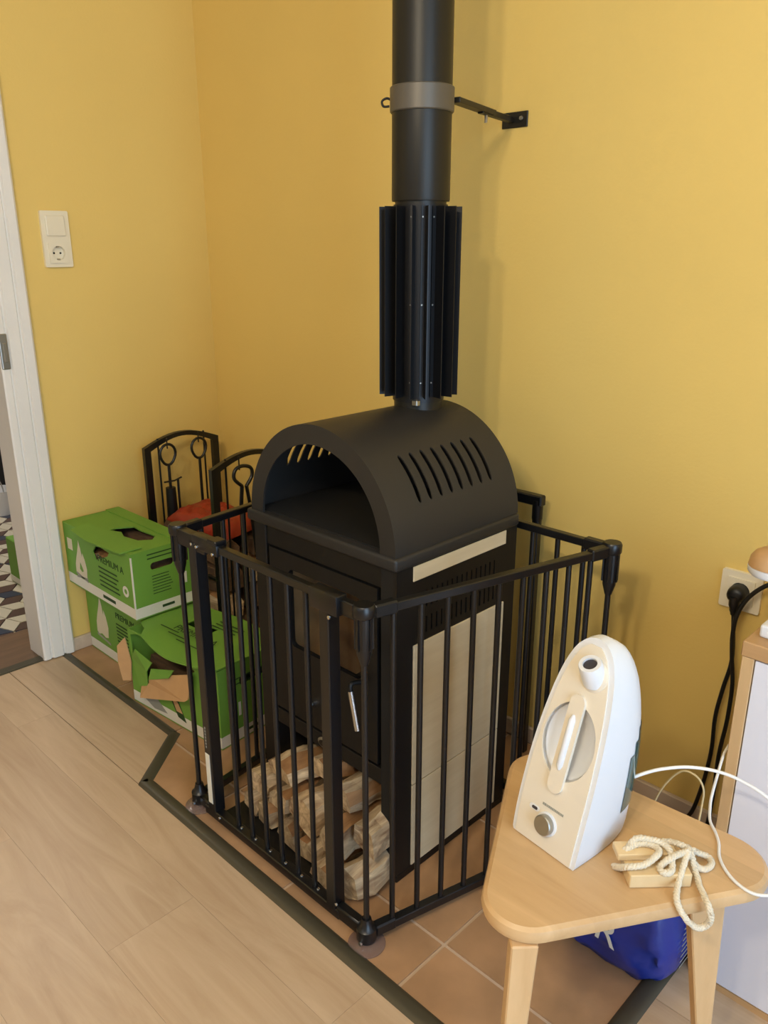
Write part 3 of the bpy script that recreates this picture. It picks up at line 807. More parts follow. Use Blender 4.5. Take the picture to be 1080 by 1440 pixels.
# lower box of the stack
LB, DB, HB = .380, .19, .238
Bx, P1, P2, _, _ = firebox('firewood_box', 'green cardboard firewood box at the bottom of the stack beside the wall', (.014, -.562, .0005), 0, LB, DB, HB, None, None, 1)
g = G().box(0, LB, 0, DB, HB, HB+.004); mk('top_flap', g, 'green', Bx, local=True)
g = G(); bars_(g, .19, .31, .075, .145, 7, P1, .0045, .35, 9); bars_(g, .20, .29, .02, .02, 1, P1, .010, 0, 6)
g.add(*textmesh('PREMIUM A', .028, P1 @ Matrix.Translation((.19, .165, 0)))); mk('dark_print', g, 'inkdark', Bx, local=True, kind='stuff')
g = G().poly([(.055+a*1.05, .075+b*1.15) for a, b in FLAME], [], .0004, P1); mk('flame_print', g, 'inkfire', Bx, local=True)
g = G().poly([(.055, .062), (.14, .050), (.14, .058), (.055, .070)], [], .0006, P1); mk('log_print', g, 'inkgrey', Bx, local=True)
# torn box in front
LC, DC, HC = .392, .235, .236
tear = [(.012, .215), (.014, .16), (.03, .105), (.06, .085), (.10, .105), (.17, .128), (.25, .165), (.30, .20), (.22, .222), (.12, .228), (.04, .226)]
Cx, P1, P2, FPc, _ = firebox('firewood_box', 'torn green cardboard firewood box with a brown flap, beside the gate', (.422, -.636, .0005), R(5), LC, DC, HC-.006, tear, None, 2)
# buckled top
nx, ny = 14, 8; V = []; F = []
def ctop(u, v):
    x = u*LC; y_ = v*DC
    z = HC-.004+.016*math.sin(PI*min(1, u*1.1))*(1-v)*.6+.004*math.sin(u*9+v*3)
    if v == 0:
        y_ = -.006-.028*max(0, math.sin(PI*(u-.15)/.9)) if u > .15 else .02
        z -= .012*max(0, math.sin(PI*(u-.1)/.9))
    if u < .2 and v < .3: y_ = max(y_, .045-u*.2)
    return x, y_, z
b = bmesh.new(); gv = [[b.verts.new(ctop(i/nx, j/ny)) for j in range(ny+1)] for i in range(nx+1)]
hole_cells = {(i, 4) for i in (4, 5, 6, 7)}
for i in range(nx):
    for j in range(ny):
        if (i, j) not in hole_cells: b.faces.new([gv[i][j], gv[i+1][j], gv[i+1][j+1], gv[i][j+1]])
bmesh.ops.recalc_face_normals(b, faces=b.faces[:])
rr = bmesh.ops.extrude_face_region(b, geom=b.faces[:])
for v in rr['geom']:
    if isinstance(v, bmesh.types.BMVert): v.co.z += .0035
mk('top_flap', G().bm(b), 'green', Cx, 30, local=True)
g = G()
TP = Matrix.Translation((0, 0, HC+.0165))
g.add(*textmesh('PREMIUM A', .034, Matrix.Translation((.13, .062, HC+.0135)) @ Matrix.Rotation(R(3), 4, 'X')))
for k in range(3): g.poly(rectpts(.09+.05*k, .17+.055*k, .05-.012*k, .0535-.012*k), [], .0004, Matrix.Translation((0, 0, HC+.0125-.001*k)) @ Matrix.Rotation(R(3), 4, 'X'))
bars_(g, .09, .20, .13, .16, 3, Matrix.Translation((.1, .02, HC+.007)), .004, .3, 3)
bars_(g, .04, .16, .17, .185, 2, P2, .003, .1, 5); bars_(g, .09, .13, .02, .02, 1, P2, .008, 0, 6)
mk('dark_print', g, 'inkdark', Cx, local=True, kind='stuff')
# brown inside-out flap hanging from the tear, scraps of green, folded corner
def curl(pts, y0, bulge, m, name, th=.003):
    """small bent sheet from an outline in xz in front of the box"""
    gg = G(); xs = [p[0] for p in pts]
    b = bmesh.new(); vs_ = [b.verts.new((p[0], y0-bulge*(p[0]-min(xs))/(max(xs)-min(xs)+1e-6)*(1-(p[0]-min(xs))/(max(xs)-min(xs)+1e-6))*4-p[2], p[1])) for p in pts]
    f = b.faces.new(vs_); r2 = bmesh.ops.extrude_face_region(b, geom=[f])
    for v in r2['geom']:
        if isinstance(v, bmesh.types.BMVert): v.co.y -= th
    bmesh.ops.triangulate(b, faces=[f for f in b.faces if len(f.verts) > 4]); bmesh.ops.recalc_face_normals(b, faces=b.faces[:])
    return mk(name, gg.bm(b), m, Cx, local=True)
curl([(.055, .075, 0), (.105, .100, 0), (.115, .128, .004), (.30, .196, .004), (.305, .190, .01), (.298, .128, .02), (.285, .118, .02), (.07, .046, .016)], -.004, .012, 'tan', 'folded_flap').__setitem__('label', 'brown inside-out cardboard flap')
curl([(.02, .150, 0), (.055, .190, .006), (.130, .172, .010), (.105, .138, .008), (.098, .090, .004), (.05, .07, .0)], -.004, .006, 'green', 'torn_scrap')
curl([(.12, .150, .002), (.225, .182, .002), (.215, .160, .012), (.118, .120, .012)], -.009, .004, 'green', 'torn_scrap')
curl([(-.002, .205, 0), (-.028, .175, .012), (-.034, .12, .014), (-.020, .065, .008), (.004, .07, 0), (.010, .13, 0)], -.003, .006, 'tan', 'folded_flap').__setitem__('label', 'pale brown torn corner flap')
g = G().poly([(.055, .03), (.10, .012), (.16, .018), (.105, .058), (.06, .075)], [], .0005, P1); mk('flame_print', g, 'inkgrey', Cx, local=True)
g = G().poly([(.175, .085), (.205, .10), (.245, .022), (.21, .028)], [], .0006, P1); mk('log_print', g, 'inkdark', Cx, local=True)
g = G().poly([(.190, .075), (.212, .075), (.232, .045), (.205, .045)], [], .0009, P1); mk('label_print', g, 'tan', Cx, local=True)
g = G().poly(rectpts(.062, .070, .075, .115), [], .0006, P2); mk('sticker', g, 'inkwhite', Cx, local=True)
for i, (x, y_, z, L) in enumerate(((.46, -.575, .115, .30), (.46, -.53, .175, .28), (.47, -.50, .10, .29))):
    log(('bark covered log inside the torn green box, lowest in the gap', 'bark covered log inside the torn green box, just under the buckled lid', 'bark covered log at the back inside the torn green box')[i],
        'logs inside the green boxes', x, y_, z, .07, .06, L, -86, 0, 0, 80+i, 'logdark')

# ------------------------------------------------------------------ log holder with fire tools
H = thing('log_holder', 'black iron log holder with two arched end frames in the corner', 'log holder', (.29, -.215, 0))
def endframe(x):
    y0, y1, z1 = -.358, -.080, .648
    arch = [(y0+(y1-y0)*k/14, z1+.036*math.sin(PI*k/14)) for k in range(15)]
    inner = [(y0+.022+(y1-y0-.044)*k/14, z1-.012+.034*math.sin(PI*k/14)) for k in range(15)]
    out = [(y0, .0)]+arch+[(y1, .0), (y1-.022, .0)]+list(reversed(inner))+[(y0+.022, .0)]
    g = G().poly(out, [], .016, frame((x-.008, 0, 0), (0, 1, 0), (0, 0, 1))); mk('end_frame', g, 'gate', H)
    for y_ in (-.305, -.133):
        g = G().cyl((x, y_, .05), (x, y_, .672), .0032, n=8); mk('rod', g, 'gate', H, 40)
endframe(.10); endframe(.47)
for y_ in (-.347, -.091):
    for z in (.06, .30):
        g = G().cyl((.108, y_, z), (.462, y_, z), .006, n=10); mk('cross_rail', g, 'gate', H, 40)
g = G()
for k in range(5): g.cyl((.108, -.32+.05*k, .06), (.462, -.32+.05*k, .06), .005, n=8)
mk('grate', g, 'gate', H, 40)
def ringtool(name, label, x, y_, ztop, zbot, tip):
    t = thing(name, label, 'fire tool', (x, y_, zbot), 'fire tools hanging in the log holder')
    g = G().cyl((x, y_, ztop+.062), (x, y_, ztop+.028), .0022, n=8); mk('hook', g, 'gate', t, 40)
    pts = [(x, y_+.028*math.sin(a)*(1 if a else 1), ztop+.012+.030*math.cos(a) if math.cos(a) > -.5 else ztop+.012+.030*math.cos(a)-.008*(-math.cos(a)-.5)*2) for a in [2*PI*k/20 for k in range(20)]]
    g = G().tube(pts, .0045, 8, closed=True); mk('ring_handle', g, 'gate', t, 50)
    g = G().cyl((x, y_, ztop-.022), (x, y_, zbot+.06), .0048, n=10); mk('shaft', g, 'gate', t, 40)
    if tip == 'brush':
        g = G().cyl((x, y_, zbot+.2), (x, y_, zbot), .016, .02, n=14); mk('brush_head', g, 'black', t, 40)
    elif tip == 'shovel':
        g = G().box(x-.004, x+.004, y_-.04, y_+.04, zbot, zbot+.09, .003, 1); mk('blade', g, 'gate', t)
    else:
        g = G().tube(smoothpath([(x, y_, zbot+.07), (x, y_, zbot+.01), (x, y_+.03, zbot), (x, y_+.05, zbot+.02)], 5), .0045, 8); mk('hook_tip', g, 'gate', t, 50)
    return t
ringtool('hearth_brush', 'black fire brush with a ring handle hanging left in the far arch', .122, -.285, .612, .31, 'brush')
ringtool('fire_shovel', 'black fire shovel with a ring handle hanging right in the far arch', .122, -.168, .614, .22, 'shovel')
pk = thing('fire_poker', 'black poker with a crossbar leaning beside the brush in the far arch', 'fire tool', (.13, -.262, .30), 'fire tools hanging in the log holder')
mk('shaft', G().cyl((.132, -.262, .30), (.132, -.262, .536), .004, n=8), 'gate', pk, 40)
mk('crossbar', G().tube([(.132, -.312, .535), (.132, -.275, .533), (.132, -.248, .540)], .003, 8), 'gate', pk, 40)
tg = thing('fire_tongs', 'black fire tongs with a looped handle hanging in the near arch', 'fire tool', (.486, -.258, .2), 'fire tools hanging in the log holder')
mk('hook', G().cyl((.486, -.268, .676), (.486, -.268, .635), .0022, n=8), 'gate', tg, 40)
lp = smoothpath([(.486, -.262, .585), (.486, -.288, .612), (.486, -.282, .638), (.486, -.256, .645), (.486, -.228, .635), (.486, -.224, .610), (.486, -.246, .582)], 5)
mk('loop_handle', G().tube(lp, .0055, 8), 'gate', tg, 50)
mk('arm', G().tube([(.486, -.262, .585), (.486, -.268, .53), (.486, -.270, .2)], .006, 8), 'gate', tg, 40)
mk('arm', G().tube([(.486, -.246, .583), (.486, -.236, .52), (.486, -.205, .2)], .0055, 8), 'gate', tg, 40)
HG = 'logs lying in the log holder'
hl = [('bottom left log in the iron log holder', .12, -.31, .11), ('bottom middle log in the iron log holder', .11, -.22, .11), ('bottom right log in the iron log holder', .12, -.135, .11),
      ('second layer log at the front of the iron log holder', .115, -.30, .20), ('second layer log at the back of the iron log holder', .12, -.17, .20),
      ('third layer log at the front of the iron log holder', .12, -.295, .29), ('third layer log at the back of the iron log holder', .115, -.17, .29),
      ('top log at the front of the iron log holder, under the red bag', .12, -.29, .375), ('top log at the back of the iron log holder, beside the red bag', .118, -.165, .378)]
for i, (lab, x, y_, z) in enumerate(hl):
    log(lab, HG, x, y_, z, .085, .08, .33, -90, 0, 0, 100+i, 'logdark' if i % 3 else 'log')
# red bag lying on the logs
b = bmesh.new(); bmesh.ops.create_grid(b, x_segments=22, y_segments=14, size=1)
for v in b.verts:
    u, q = v.co.x, v.co.y
    e = (1-abs(u)**4)*(1-abs(q)**4)
    v.co = Vector((u*.135, q*.085, .040*e**.5+.006*math.sin(u*11+q*4)*e+.005*math.sin(q*17-u*5)*e))
rr = bmesh.ops.extrude_edge_only(b, edges=[e for e in b.edges if e.is_boundary])
for v in rr['geom']:
    if isinstance(v, bmesh.types.BMVert): v.co.z = -.004
bmesh.ops.contextual_create(b, geom=[e for e in b.edges if e.is_boundary])
rb = mk('red_bag', G().bm(b), 'red', None, 60); rb.location = (.300, -.238, .426); rb.rotation_euler = (R(3), R(3), R(8))
tag(rb, 'crumpled red plastic bag lying on the logs in the log holder', 'bag')

# ------------------------------------------------------------------ switches and sockets
sw_ = thing('light_switch', 'cream light switch above a power socket in one tall frame by the door', 'light switch', (0, -.515, 1.2))
circ = lambda cx, cy, r, n=20: [(cx+r*math.cos(2*PI*k/n), cy+r*math.sin(2*PI*k/n)) for k in range(n)]
g = G().poly(roundpoly(rectpts(-.556, -.474, 1.2, 1.353), .004, 4), [circ(-.515, 1.2385, .0205, 28)], .009, frame((0, 0, 0), (0, 1, 0), (0, 0, 1))); mk('cover_frame', g, 'socket', sw_)
g = G().box(.008, .0145, -.543, -.488, 1.285, 1.340, .002, 2); mk('rocker', g, 'socket', sw_)
def outlet(root, c, u, nrm):
    """square insert with round well and two pin holes; u is the horizontal, nrm points into the room"""
    c = Vector(c); u = Vector(u); nrm = Vector(nrm); m = frame(c, u, nrm.cross(u))
    ring = circ(0, 0, .0195, 28)
    g = G().poly(roundpoly(rectpts(-.0275, .0275, -.0275, .0275), .002, 3), [ring], .004, m); ins = mk('insert', g, 'socket', root)
    g = G(); V = [tuple(m @ Vector((p[0], p[1], .004))) for p in ring]+[tuple(m @ Vector((p[0]*.96, p[1]*.96, -.0075))) for p in ring]; n = len(ring)
    g.add(V, [(k, (k+1) % n, n+(k+1) % n, n+k) for k in range(n)]+[tuple(range(2*n-1, n-1, -1))]); mk('well', g, 'socket', ins)
    for s_ in (-1, 1):
        g = G().lathe([(.0028, -.0075), (.0028, -.0062)], (0, 0, 0), 10, m @ Matrix.Translation((s_*.0095, 0, 0))); mk('pin_hole', g, 'black', ins)
        g = G().box(-.003, .003, s_*.0175-.0025, s_*.0175+.0025, -.0072, .0035, 0, 1, m); mk('earth_clip', g, 'steel', ins)
outlet(sw_, (.0085, -.515, 1.2385), (0, 1, 0), (1, 0, 0))
so = thing('wall_socket', 'single cream wall socket with a black plug, above the oak cabinet', 'wall socket', (1.846, 0, .546))
g = G().poly(roundpoly(rectpts(1.805, 1.887, .546, .628), .004, 4), [circ(1.846, .587, .0205, 28)], .009, frame((0, 0, 0), (1, 0, 0), (0, 0, 1))); mk('cover_frame', g, 'socket', so)
outlet(so, (1.846, -.0085, .587), (1, 0, 0), (0, -1, 0))
# black cords on the back wall
pc = thing('power_plug', 'black plug with its cable hanging from the wall socket', 'power cord', (1.846, -.02, .587))
g = G().lathe([(.0185, -.014), (.0185, .008), (.016, .018), (.010, .022)], (0, 0, 0), 20, Matrix.Translation((1.846, -.022, .587)) @ Matrix.Rotation(R(90), 4, 'X')).tube(smoothpath([(1.846, -.036, .585), (1.847, -.036, .565), (1.848, -.034, .545)], 4), [.011]*5+[.009]*2+[.007]*2, 10)
mk('plug', g, 'black', pc, 45)
mk('cable', G().tube(smoothpath([(1.847, -.035, .552), (1.851, -.035, .52), (1.857, -.032, .441), (1.847, -.03, .37), (1.84, -.03, .298), (1.842, -.03, .21), (1.833, -.032, .113), (1.816, -.036, .034), (1.78, -.05, .006), (1.70, -.06, .0048)], 5), .0045, 8), 'black', pc, 60)
o = mk('black_cable', G().tube(smoothpath([(1.985, -.03, .63), (1.94, -.036, .645), (1.905, -.038, .628), (1.875, -.042, .594), (1.859, -.046, .552), (1.856, -.046, .505), (1.860, -.044, .458), (1.868, -.04, .395), (1.868, -.038, .309), (1.861, -.036, .218), (1.862, -.036, .127), (1.859, -.04, .03), (1.85, -.07, .006), (1.80, -.10, .0048)], 5), .0045, 8), 'black', None, 60)
tag(o, 'loose black cable looping over from behind the cabinet and down the wall', 'cable'); origin(o, (1.80, -.10, .0))

# ------------------------------------------------------------------ oak cabinet with white doors
cb = thing('cabinet', 'low oak cabinet with a white door at the right edge', 'cabinet', (2.4, -.22, 0))
CX0, CX1, CY0, CY1, CZ = 1.997, 2.82, -.405, -.062, .676
mk('top', G().box(CX0-.002, CX1+.002, CY0-.002, CY1, CZ-.026, CZ, .002, 1), 'oakh', cb)
for x in (CX0, CX1-.019): mk('side', G().box(x, x+.019, CY0, CY1, 0, CZ-.026, .001, 1), 'oak', cb)
mk('bottom', G().box(CX0+.019, CX1-.019, CY0, CY1, 0, .012), 'oakh', cb)
mk('back', G().box(CX0+.019, CX1-.019, CY1-.01, CY1, .012, CZ-.026), 'oak', cb)
for a, b_ in ((CX0+.0205, 2.4065), (2.4095, CX1-.0205)):
    d = mk('door', G().box(a, b_, CY0+.001, CY0+.018, .0135, CZ-.0285, .001, 1), 'cabwhite', cb)
# lamp on the cabinet: white foot, shade of wood veneer with white lower rim
lm = thing('table_lamp', 'small wood lamp head with a white lower rim above the cabinet', 'lamp', (2.09, -.31, CZ+.0005))
mk('foot', G().box(2.008, 2.13, -.378, -.26, CZ+.0005, CZ+.022, .004, 2), 'plastic', lm)
mk('neck', G().tube(smoothpath([(2.09, -.31, CZ+.02), (2.095, -.308, .76), (2.075, -.304, .802), (2.03, -.301, .808), (1.992, -.30, .792)], 6), .006, 12), 'plastic', lm, 50)
mk('rim', G().lathe([(.026, .752), (.034, .753), (.038, .758), (.0385, .766), (.035, .768)], (1.990, -.30, 0), 36), 'plastic', lm, 40)
mk('shade', G().lathe([(.035, .767), (.0382, .768), (.036, .781), (.030, .790), (.020, .796), (.006, .798)], (1.990, -.30, 0), 36), 'oakh', lm, 40)

# ------------------------------------------------------------------ triangular stool table
TZ = .42; TT = .026
TA, TB, TC = (1.907, -.962), (1.676, -.539), (2.194, -.513)
tb = thing('side_table', 'triangular beech side table with rounded corners and splayed legs', 'table', (1.926, -.671, 0))
b = bmesh.new()
outl = roundpoly([TA, TC, TB], [.062, .066, .060], 12)
def ringv(inset, z):
    c = Vector((1.926, -.671)); out = []
    n = len(outl)
    for k in range(n):
        p = Vector(outl[k]); t = (Vector(outl[(k+1) % n])-Vector(outl[k-1])).normalized(); nn = Vector((-t.y, t.x))
        if nn.dot(c-p) < 0: nn = -nn
        q = p+nn*inset; out.append(b.verts.new((q.x, q.y, z)))
    return out
rings = [ringv(.008, TZ-TT), ringv(.002, TZ-TT+.005), ringv(0, TZ-.012), ringv(.0025, TZ-.004), ringv(.008, TZ)]
for a, c in zip(rings[:-1], rings[1:]):
    for k in range(len(a)): b.faces.new([a[k], a[(k+1) % len(a)], c[(k+1) % len(a)], c[k]])
b.faces.new(rings[-1]); b.faces.new(list(reversed(rings[0])))
# laminated staves: cut the slab's outline into strips along one direction
top_me = G().bm(b)
mk('table_top', top_me, 'beech', tb, 35)
def leg(tx, ty, bx, by, w0, w1, ang, th=.024):
    V = []
    for (x, y_, z, w_) in ((tx, ty, TZ-TT+.002, w0), (bx, by, 0.0005, w1)):
        for s1, s2 in ((-1, -1), (1, -1), (1, 1), (-1, 1)):
            dx = s1*w_/2; dy = s2*th/2
            V.append((x+dx*math.cos(ang)-dy*math.sin(ang), y_+dx*math.sin(ang)+dy*math.cos(ang), z))
    g = G().add(V, [(0, 1, 2, 3), (7, 6, 5, 4), (0, 4, 5, 1), (1, 5, 6, 2), (2, 6, 7, 3), (3, 7, 4, 0)])
    b2 = bmesh.new(); b2.from_mesh(g.mesh('t')); bmesh.ops.bevel(b2, geom=b2.edges[:], offset=.002, segments=1, affect='EDGES')
    mk('leg', G().bm(b2), 'beech_leg', tb)
leg(1.938, -.885, 1.945, -.925, .036, .020, R(46))
leg(2.066, -.622, 2.094, -.597, .054, .008, R(46))
leg(1.765, -.575, 1.735, -.555, .044, .024, R(-40))

# ------------------------------------------------------------------ humidifier
hm = thing('humidifier', 'white ultrasonic humidifier with a sloped front and steel knob on the table', 'humidifier', (1.8745, -.7525, TZ+.0005), rz=R(-7.4))
HH = .312
def lerp_tab(tab, t):
    for (a, va), (b_, vb) in zip(tab[:-1], tab[1:]):
        if t <= b_:
            k = (t-a)/(b_-a); return va+(vb-va)*k
    return tab[-1][1]
WT = [(0, .0585), (.1, .0595), (.2, .060), (.3, .060), (.4, .0595), (.5, .058), (.6, .0555), (.7, .052), (.78, .048), (.85, .043), (.9, .0375), (.94, .0315), (.97, .0235), (.99, .014), (1, .003)]
def yfront(t): return .002+.092*t**1.2
YB = [(0, .150), (.06, .157), (.2, .163), (.4, .168), (.55, .168), (.7, .163), (.8, .156), (.9, .144), (.96, .131), (1, .110)]
def section(t):
    wv = lerp_tab(WT, t); f = yfront(t); bk = lerp_tab(YB, t); pts = []
    for k in range(9): pts.append((-wv+2*wv*k/8, f))
    d = bk-f
    for k in range(1, 24):   # right side, round back, left side
        a = PI*k/24
        cx = math.cos(a); sy = math.sin(a)
        e = .55
        x = wv*(1+.10*math.sin(a))*math.copysign(abs(cx)**e, cx); y_ = f+d*abs(sy)**.75
        pts.append((x, y_))
    return pts
ts = [0, .015, .06, .12, .2, .28, .36, .44, .52, .6, .67, .73, .79, .84, .88, .92, .95, .975, .99, 1]
V = []; F = []; n = len(section(0))
for t in ts: V += [(p[0]*(1 if t else .97), p[1]*(1 if t else 1), t*HH) for p in section(t)]
for i in range(len(ts)-1):
    for k in range(n): F.append((i*n+k, i*n+(k+1) % n, (i+1)*n+(k+1) % n, (i+1)*n+k))
F.append(tuple(range(n-1, -1, -1))); F.append(tuple((len(ts)-1)*n+k for k in range(n)))
body = mk('body', G().add(V, F), 'plastic', hm, None, local=True)
# front panel follows the slope, a little proud of the body
def ppt(u, t, off):
    """point on the front: u across (m), t up (0..1), off in front (m)"""
    dt = .001; tan = Vector((0, yfront(t+dt)-yfront(t-dt), 2*dt*HH)).normalized(); nrm = Vector((0, -tan.z, tan.y))
    return Vector((u, yfront(t), t*HH))+nrm*off
def ptan(t):
    dt = .001; return Vector((0, yfront(t+dt)-yfront(t-dt), 2*dt*HH)).normalized()
tp_ = [.005, .05, .1, .16, .22, .3, .38, .46, .54, .6, .66, .72, .78, .83, .87, .9, .925, .945, .96, .968]
V = []; F = []; m = 9
for off in (.0022, -.004):
    for t in tp_:
        tw = min(1, t+.018); wv = max(.003, lerp_tab(WT, tw)-.0075)
        for k in range(m): V.append(ppt(-wv+2*wv*k/(m-1), t, off))
N1 = len(tp_)*m
for i in range(len(tp_)-1):
    for k in range(m-1):
        a = i*m+k; F.append((a, a+1, a+m+1, a+m)); F.append((N1+a, N1+a+m, N1+a+m+1, N1+a+1))
bd_ = [k for k in range(m)]+[i*m+m-1 for i in range(1, len(tp_))]+[(len(tp_)-1)*m+k for k in range(m-2, -1, -1)]+[i*m for i in range(len(tp_)-2, 0, -1)]
for q in range(len(bd_)):
    a, c = bd_[q], bd_[(q+1) % len(bd_)]; F.append((a, N1+a, N1+c, c))
panel_o = mk('front_panel', G().add(V, F), 'plastic_warmlit', hm, None, local=True, label='off-white sloped front panel with warm light tinted in')
# finger recess: a lens-shaped hollow cut into panel and body
tc_ = .525; ctr = ppt(.0, tc_, .004)
b = bmesh.new(); bmesh.ops.create_uvsphere(b, u_segments=40, v_segments=20, radius=1)
mt = frame(ctr, (1, 0, 0), ptan(tc_)) @ Matrix.Diagonal((.045, .059, .024, 1))
cut = mk('cutter', G().bm(b, mt), None, hm, None, local=True)
bpy.context.view_layer.update()
for o in (body, panel_o):
    boolean(o, cut)
    for p in o.data.polygons: p.use_smooth = True
    o.data.set_sharp_from_angle(angle=R(38))
    if not o.data.materials: o.data.materials.append(M['plastic'])
cm = cut.data; bpy.data.objects.remove(cut); bpy.data.meshes.remove(cm)
# handle bar over the recess
mh = frame(ppt(0, tc_, .001), (1, 0, 0), ptan(tc_))
tilt = Matrix.Rotation(R(0), 4, 'Z')
g = G().poly(roundpoly(rectpts(-.0125, .0125, -.078, .072), .0122, 8), [], .0055, mh); hb = mk('handle', g, 'plastic_warmlit', hm, None, local=True)
g = G().tube([(0, -.042, .0052), (0, -.035, .006), (0, .035, .006), (0, .042, .0052)], [.002, .0052, .0052, .002], 12, True, mh); mk('handle_ridge', g, 'plastic', hb, 50, local=True)
# mist nozzle
tn = .875; nb = ppt(.010, tn-.025, .004)
mn_ = Matrix.Translation(nb) @ Matrix.Rotation(R(26), 4, 'X')
g = G().lathe([(.0235, -.004), (.0235, .002), (.0215, .0035)], (0, 0, 0), 28, frame(ppt(.010, tn-.03, .001), (1, 0, 0), ptan(tn))); nz_ = mk('nozzle_collar', g, 'plastic_warmlit', hm, 40, local=True)
g = G().lathe([(.0178, -.012), (.0166, .022), (.0158, .0235), (.0104, .0235), (.0100, .018), (.0100, .008)], (0, 0, 0), 28, mn_); nzl = mk('nozzle', g, 'plastic', hm, 40, local=True)
g = G().lathe([(.0100, .008), (.0100, .0205)], (0, 0, 0), 20, mn_); mk('nozzle_mouth', g, 'led', nzl, None, local=True)
# knob with ring, lamp window, print
mk_ = frame(ppt(.0005, .13, .002), (1, 0, 0), ptan(.13))
g = G().lathe([(.0178, 0), (.0178, .0018), (.016, .0026)], (0, 0, 0), 32, mk_); kb = mk('knob_ring', g, 'plastic', hm, 40, local=True)
g = G().lathe([(.0148, .002), (.0148, .011), (.0135, .0125)], (0, 0, 0), 32, mk_); mk('knob', g, 'steel', hm, 40, local=True, label='brushed steel dial knob')
ml = frame(ppt(-.026, .168, .002), (1, 0, 0), ptan(.168))
g = G().poly(roundpoly(rectpts(-.009, .009, -.004, .004), .0039, 5), [], .001, ml); lw = mk('lamp_window', g, 'plastic', hm, None, local=True)
g = G().poly(roundpoly(rectpts(-.004, .006, -.0022, .0022), .002, 4), [], .0006, ml @ Matrix.Translation((0, 0, .001))); mk('lamp_lens', g, 'led', lw, None, local=True)
g = G(); mp_ = frame(ppt(.004, .21, .0023), (1, 0, 0), ptan(.21))
rn = random.Random(2); x = -.018
while x < .02: w_ = rn.uniform(.0012, .003); g.poly(rectpts(x, x+w_, -.0018, .0018), [], .0003, mp_); x += w_+.0006
mk('lettering', g, 'inkgrey', hm, None, local=True)
# teal water window on the right rear flank
V = []; F = []
tw_ = [.16, .2, .26, .32, .38, .44, .5, .56]
for i, t in enumerate(tw_):
    s_ = section(t); q = s_[12:18]     # rear right quarter of the outline
    q = [Vector((p[0], p[1])) for p in q]
    lo = min(1, max(.35, (i/len(tw_))*.4+.45))
    for k in range(6):
        p = q[0].lerp(q[-1], k/5) if False else q[k]
        c = Vector((0, (yfront(t)+lerp_tab(YB, t))/2)); d = (p-c).normalized()
        V.append((p.x+d.x*.0012, p.y+d.y*.0012, t*HH))
for i in range(len(tw_)-1):
    for k in range(5):
        if k < 1 and i > 4: continue
        if k < 2 and i > 5: continue
        F.append((i*6+k, i*6+k+1, (i+1)*6+k+1, (i+1)*6+k))
mk('water_window', G().add(V, F), 'teal', hm, 50, local=True, label='teal see-through tank window')
# power cord
g = G().tube(smoothpath([(1.935, -.625, .505), (1.950, -.600, .511), (1.964, -.57, .510), (1.988, -.535, .507), (2.02, -.51, .503), (2.055, -.50, .498), (2.10, -.495, .482), (2.16, -.49, .43), (2.21, -.48, .33), (2.22, -.47, .1), (2.22, -.46, .006)], 6), .0026, 8)
me = g.mesh('power_cord'); me.transform(hm.matrix_world.inverted() if False else (Matrix.Translation(hm.location) @ Matrix.Rotation(R(-7.4), 4, 'Z')).inverted())
mk('power_cord', me, 'cord_white', hm, 60, local=True, label='white power cord')

# other cords on and behind the table
o = mk('white_cable', G().tube(smoothpath([(1.94, -.20, .006), (1.965, -.24, .3), (1.982, -.31, .445), (1.988, -.385, .462), (1.999, -.440, .446), (2.007, -.475, .430), (2.014, -.495, .4245), (2.026, -.522, .4228), (2.043, -.542, .4228), (2.056, -.561, .4228), (2.069, -.589, .4228), (2.088, -.610, .4228), (2.111, -.623, .4228), (2.135, -.624, .4235), (2.170, -.605, .428), (2.26, -.58, .43), (2.38, -.55, .33), (2.46, -.53, .1), (2.48, -.52, .006)], 6), .0023, 8), 'cord_white', None, 60)
tag(o, 'thin white cable lying over the right corner of the side table', 'cable'); origin(o, (2.48, -.52, 0))
o = mk('beige_cable', G().tube(smoothpath([(1.87, -.43, .02), (1.885, -.425, .26), (1.896, -.42, .335), (1.914, -.42, .383), (1.936, -.42, .414), (1.960, -.42, .415), (1.974, -.42, .397), (1.975, -.42, .362), (1.973, -.42, .300), (1.965, -.42, .02)], 6), .0018, 8), 'cord_beige', None, 60)
tag(o, 'thin beige cable standing in a loop behind the side table', 'cable'); origin(o, (1.87, -.43, .0))

# ------------------------------------------------------------------ wooden wedge blocks tied with rope
bl = thing('door_wedge', 'pale wooden wedge blocks with a cotton rope lying on the side table', 'door wedge', (2.02, -.69, TZ+.0005))
au = math.atan2(.0615, .0595); cu_, su_ = math.cos(au), math.sin(au)
MB = Matrix.Translation((2.004, -.732, TZ+.0005)) @ Matrix.Rotation(au, 4, 'Z')
mk('wood_block', G().box(0, .086, 0, .040, 0, .021, .0012, 1, MB), 'block', bl)
mk('wood_block', G().box(-.004, .080, .034, .062, .0215, .032, .0012, 1, MB @ Matrix.Translation((-.005, -.006, 0))), 'block', bl)
def rope(pts, closed=False, r=.0045):
    p = smoothpath(pts, 8, closed)
    g = G()
    # three strands twisted about the centre line
    for sgn in range(3):
        q = []; up = Vector((0, 0, 1)); acc = 0
        for i, c in enumerate(p):
            d = (p[min(i+1, len(p)-1)]-p[max(i-1, 0)]); acc += d.length/2
            d.normalize(); a = d.cross(up).normalized() if abs(d.z) < .95 else Vector((1, 0, 0)); u = a.cross(d)
            ph = acc/.014*2*PI+sgn*2*PI/3
            q.append(c+(a*math.cos(ph)+u*math.sin(ph))*r*.52)
        g.tube(q, r*.62, 6)
    return g
z0 = TZ+.0045; zb = TZ+.0365; zm = TZ+.026
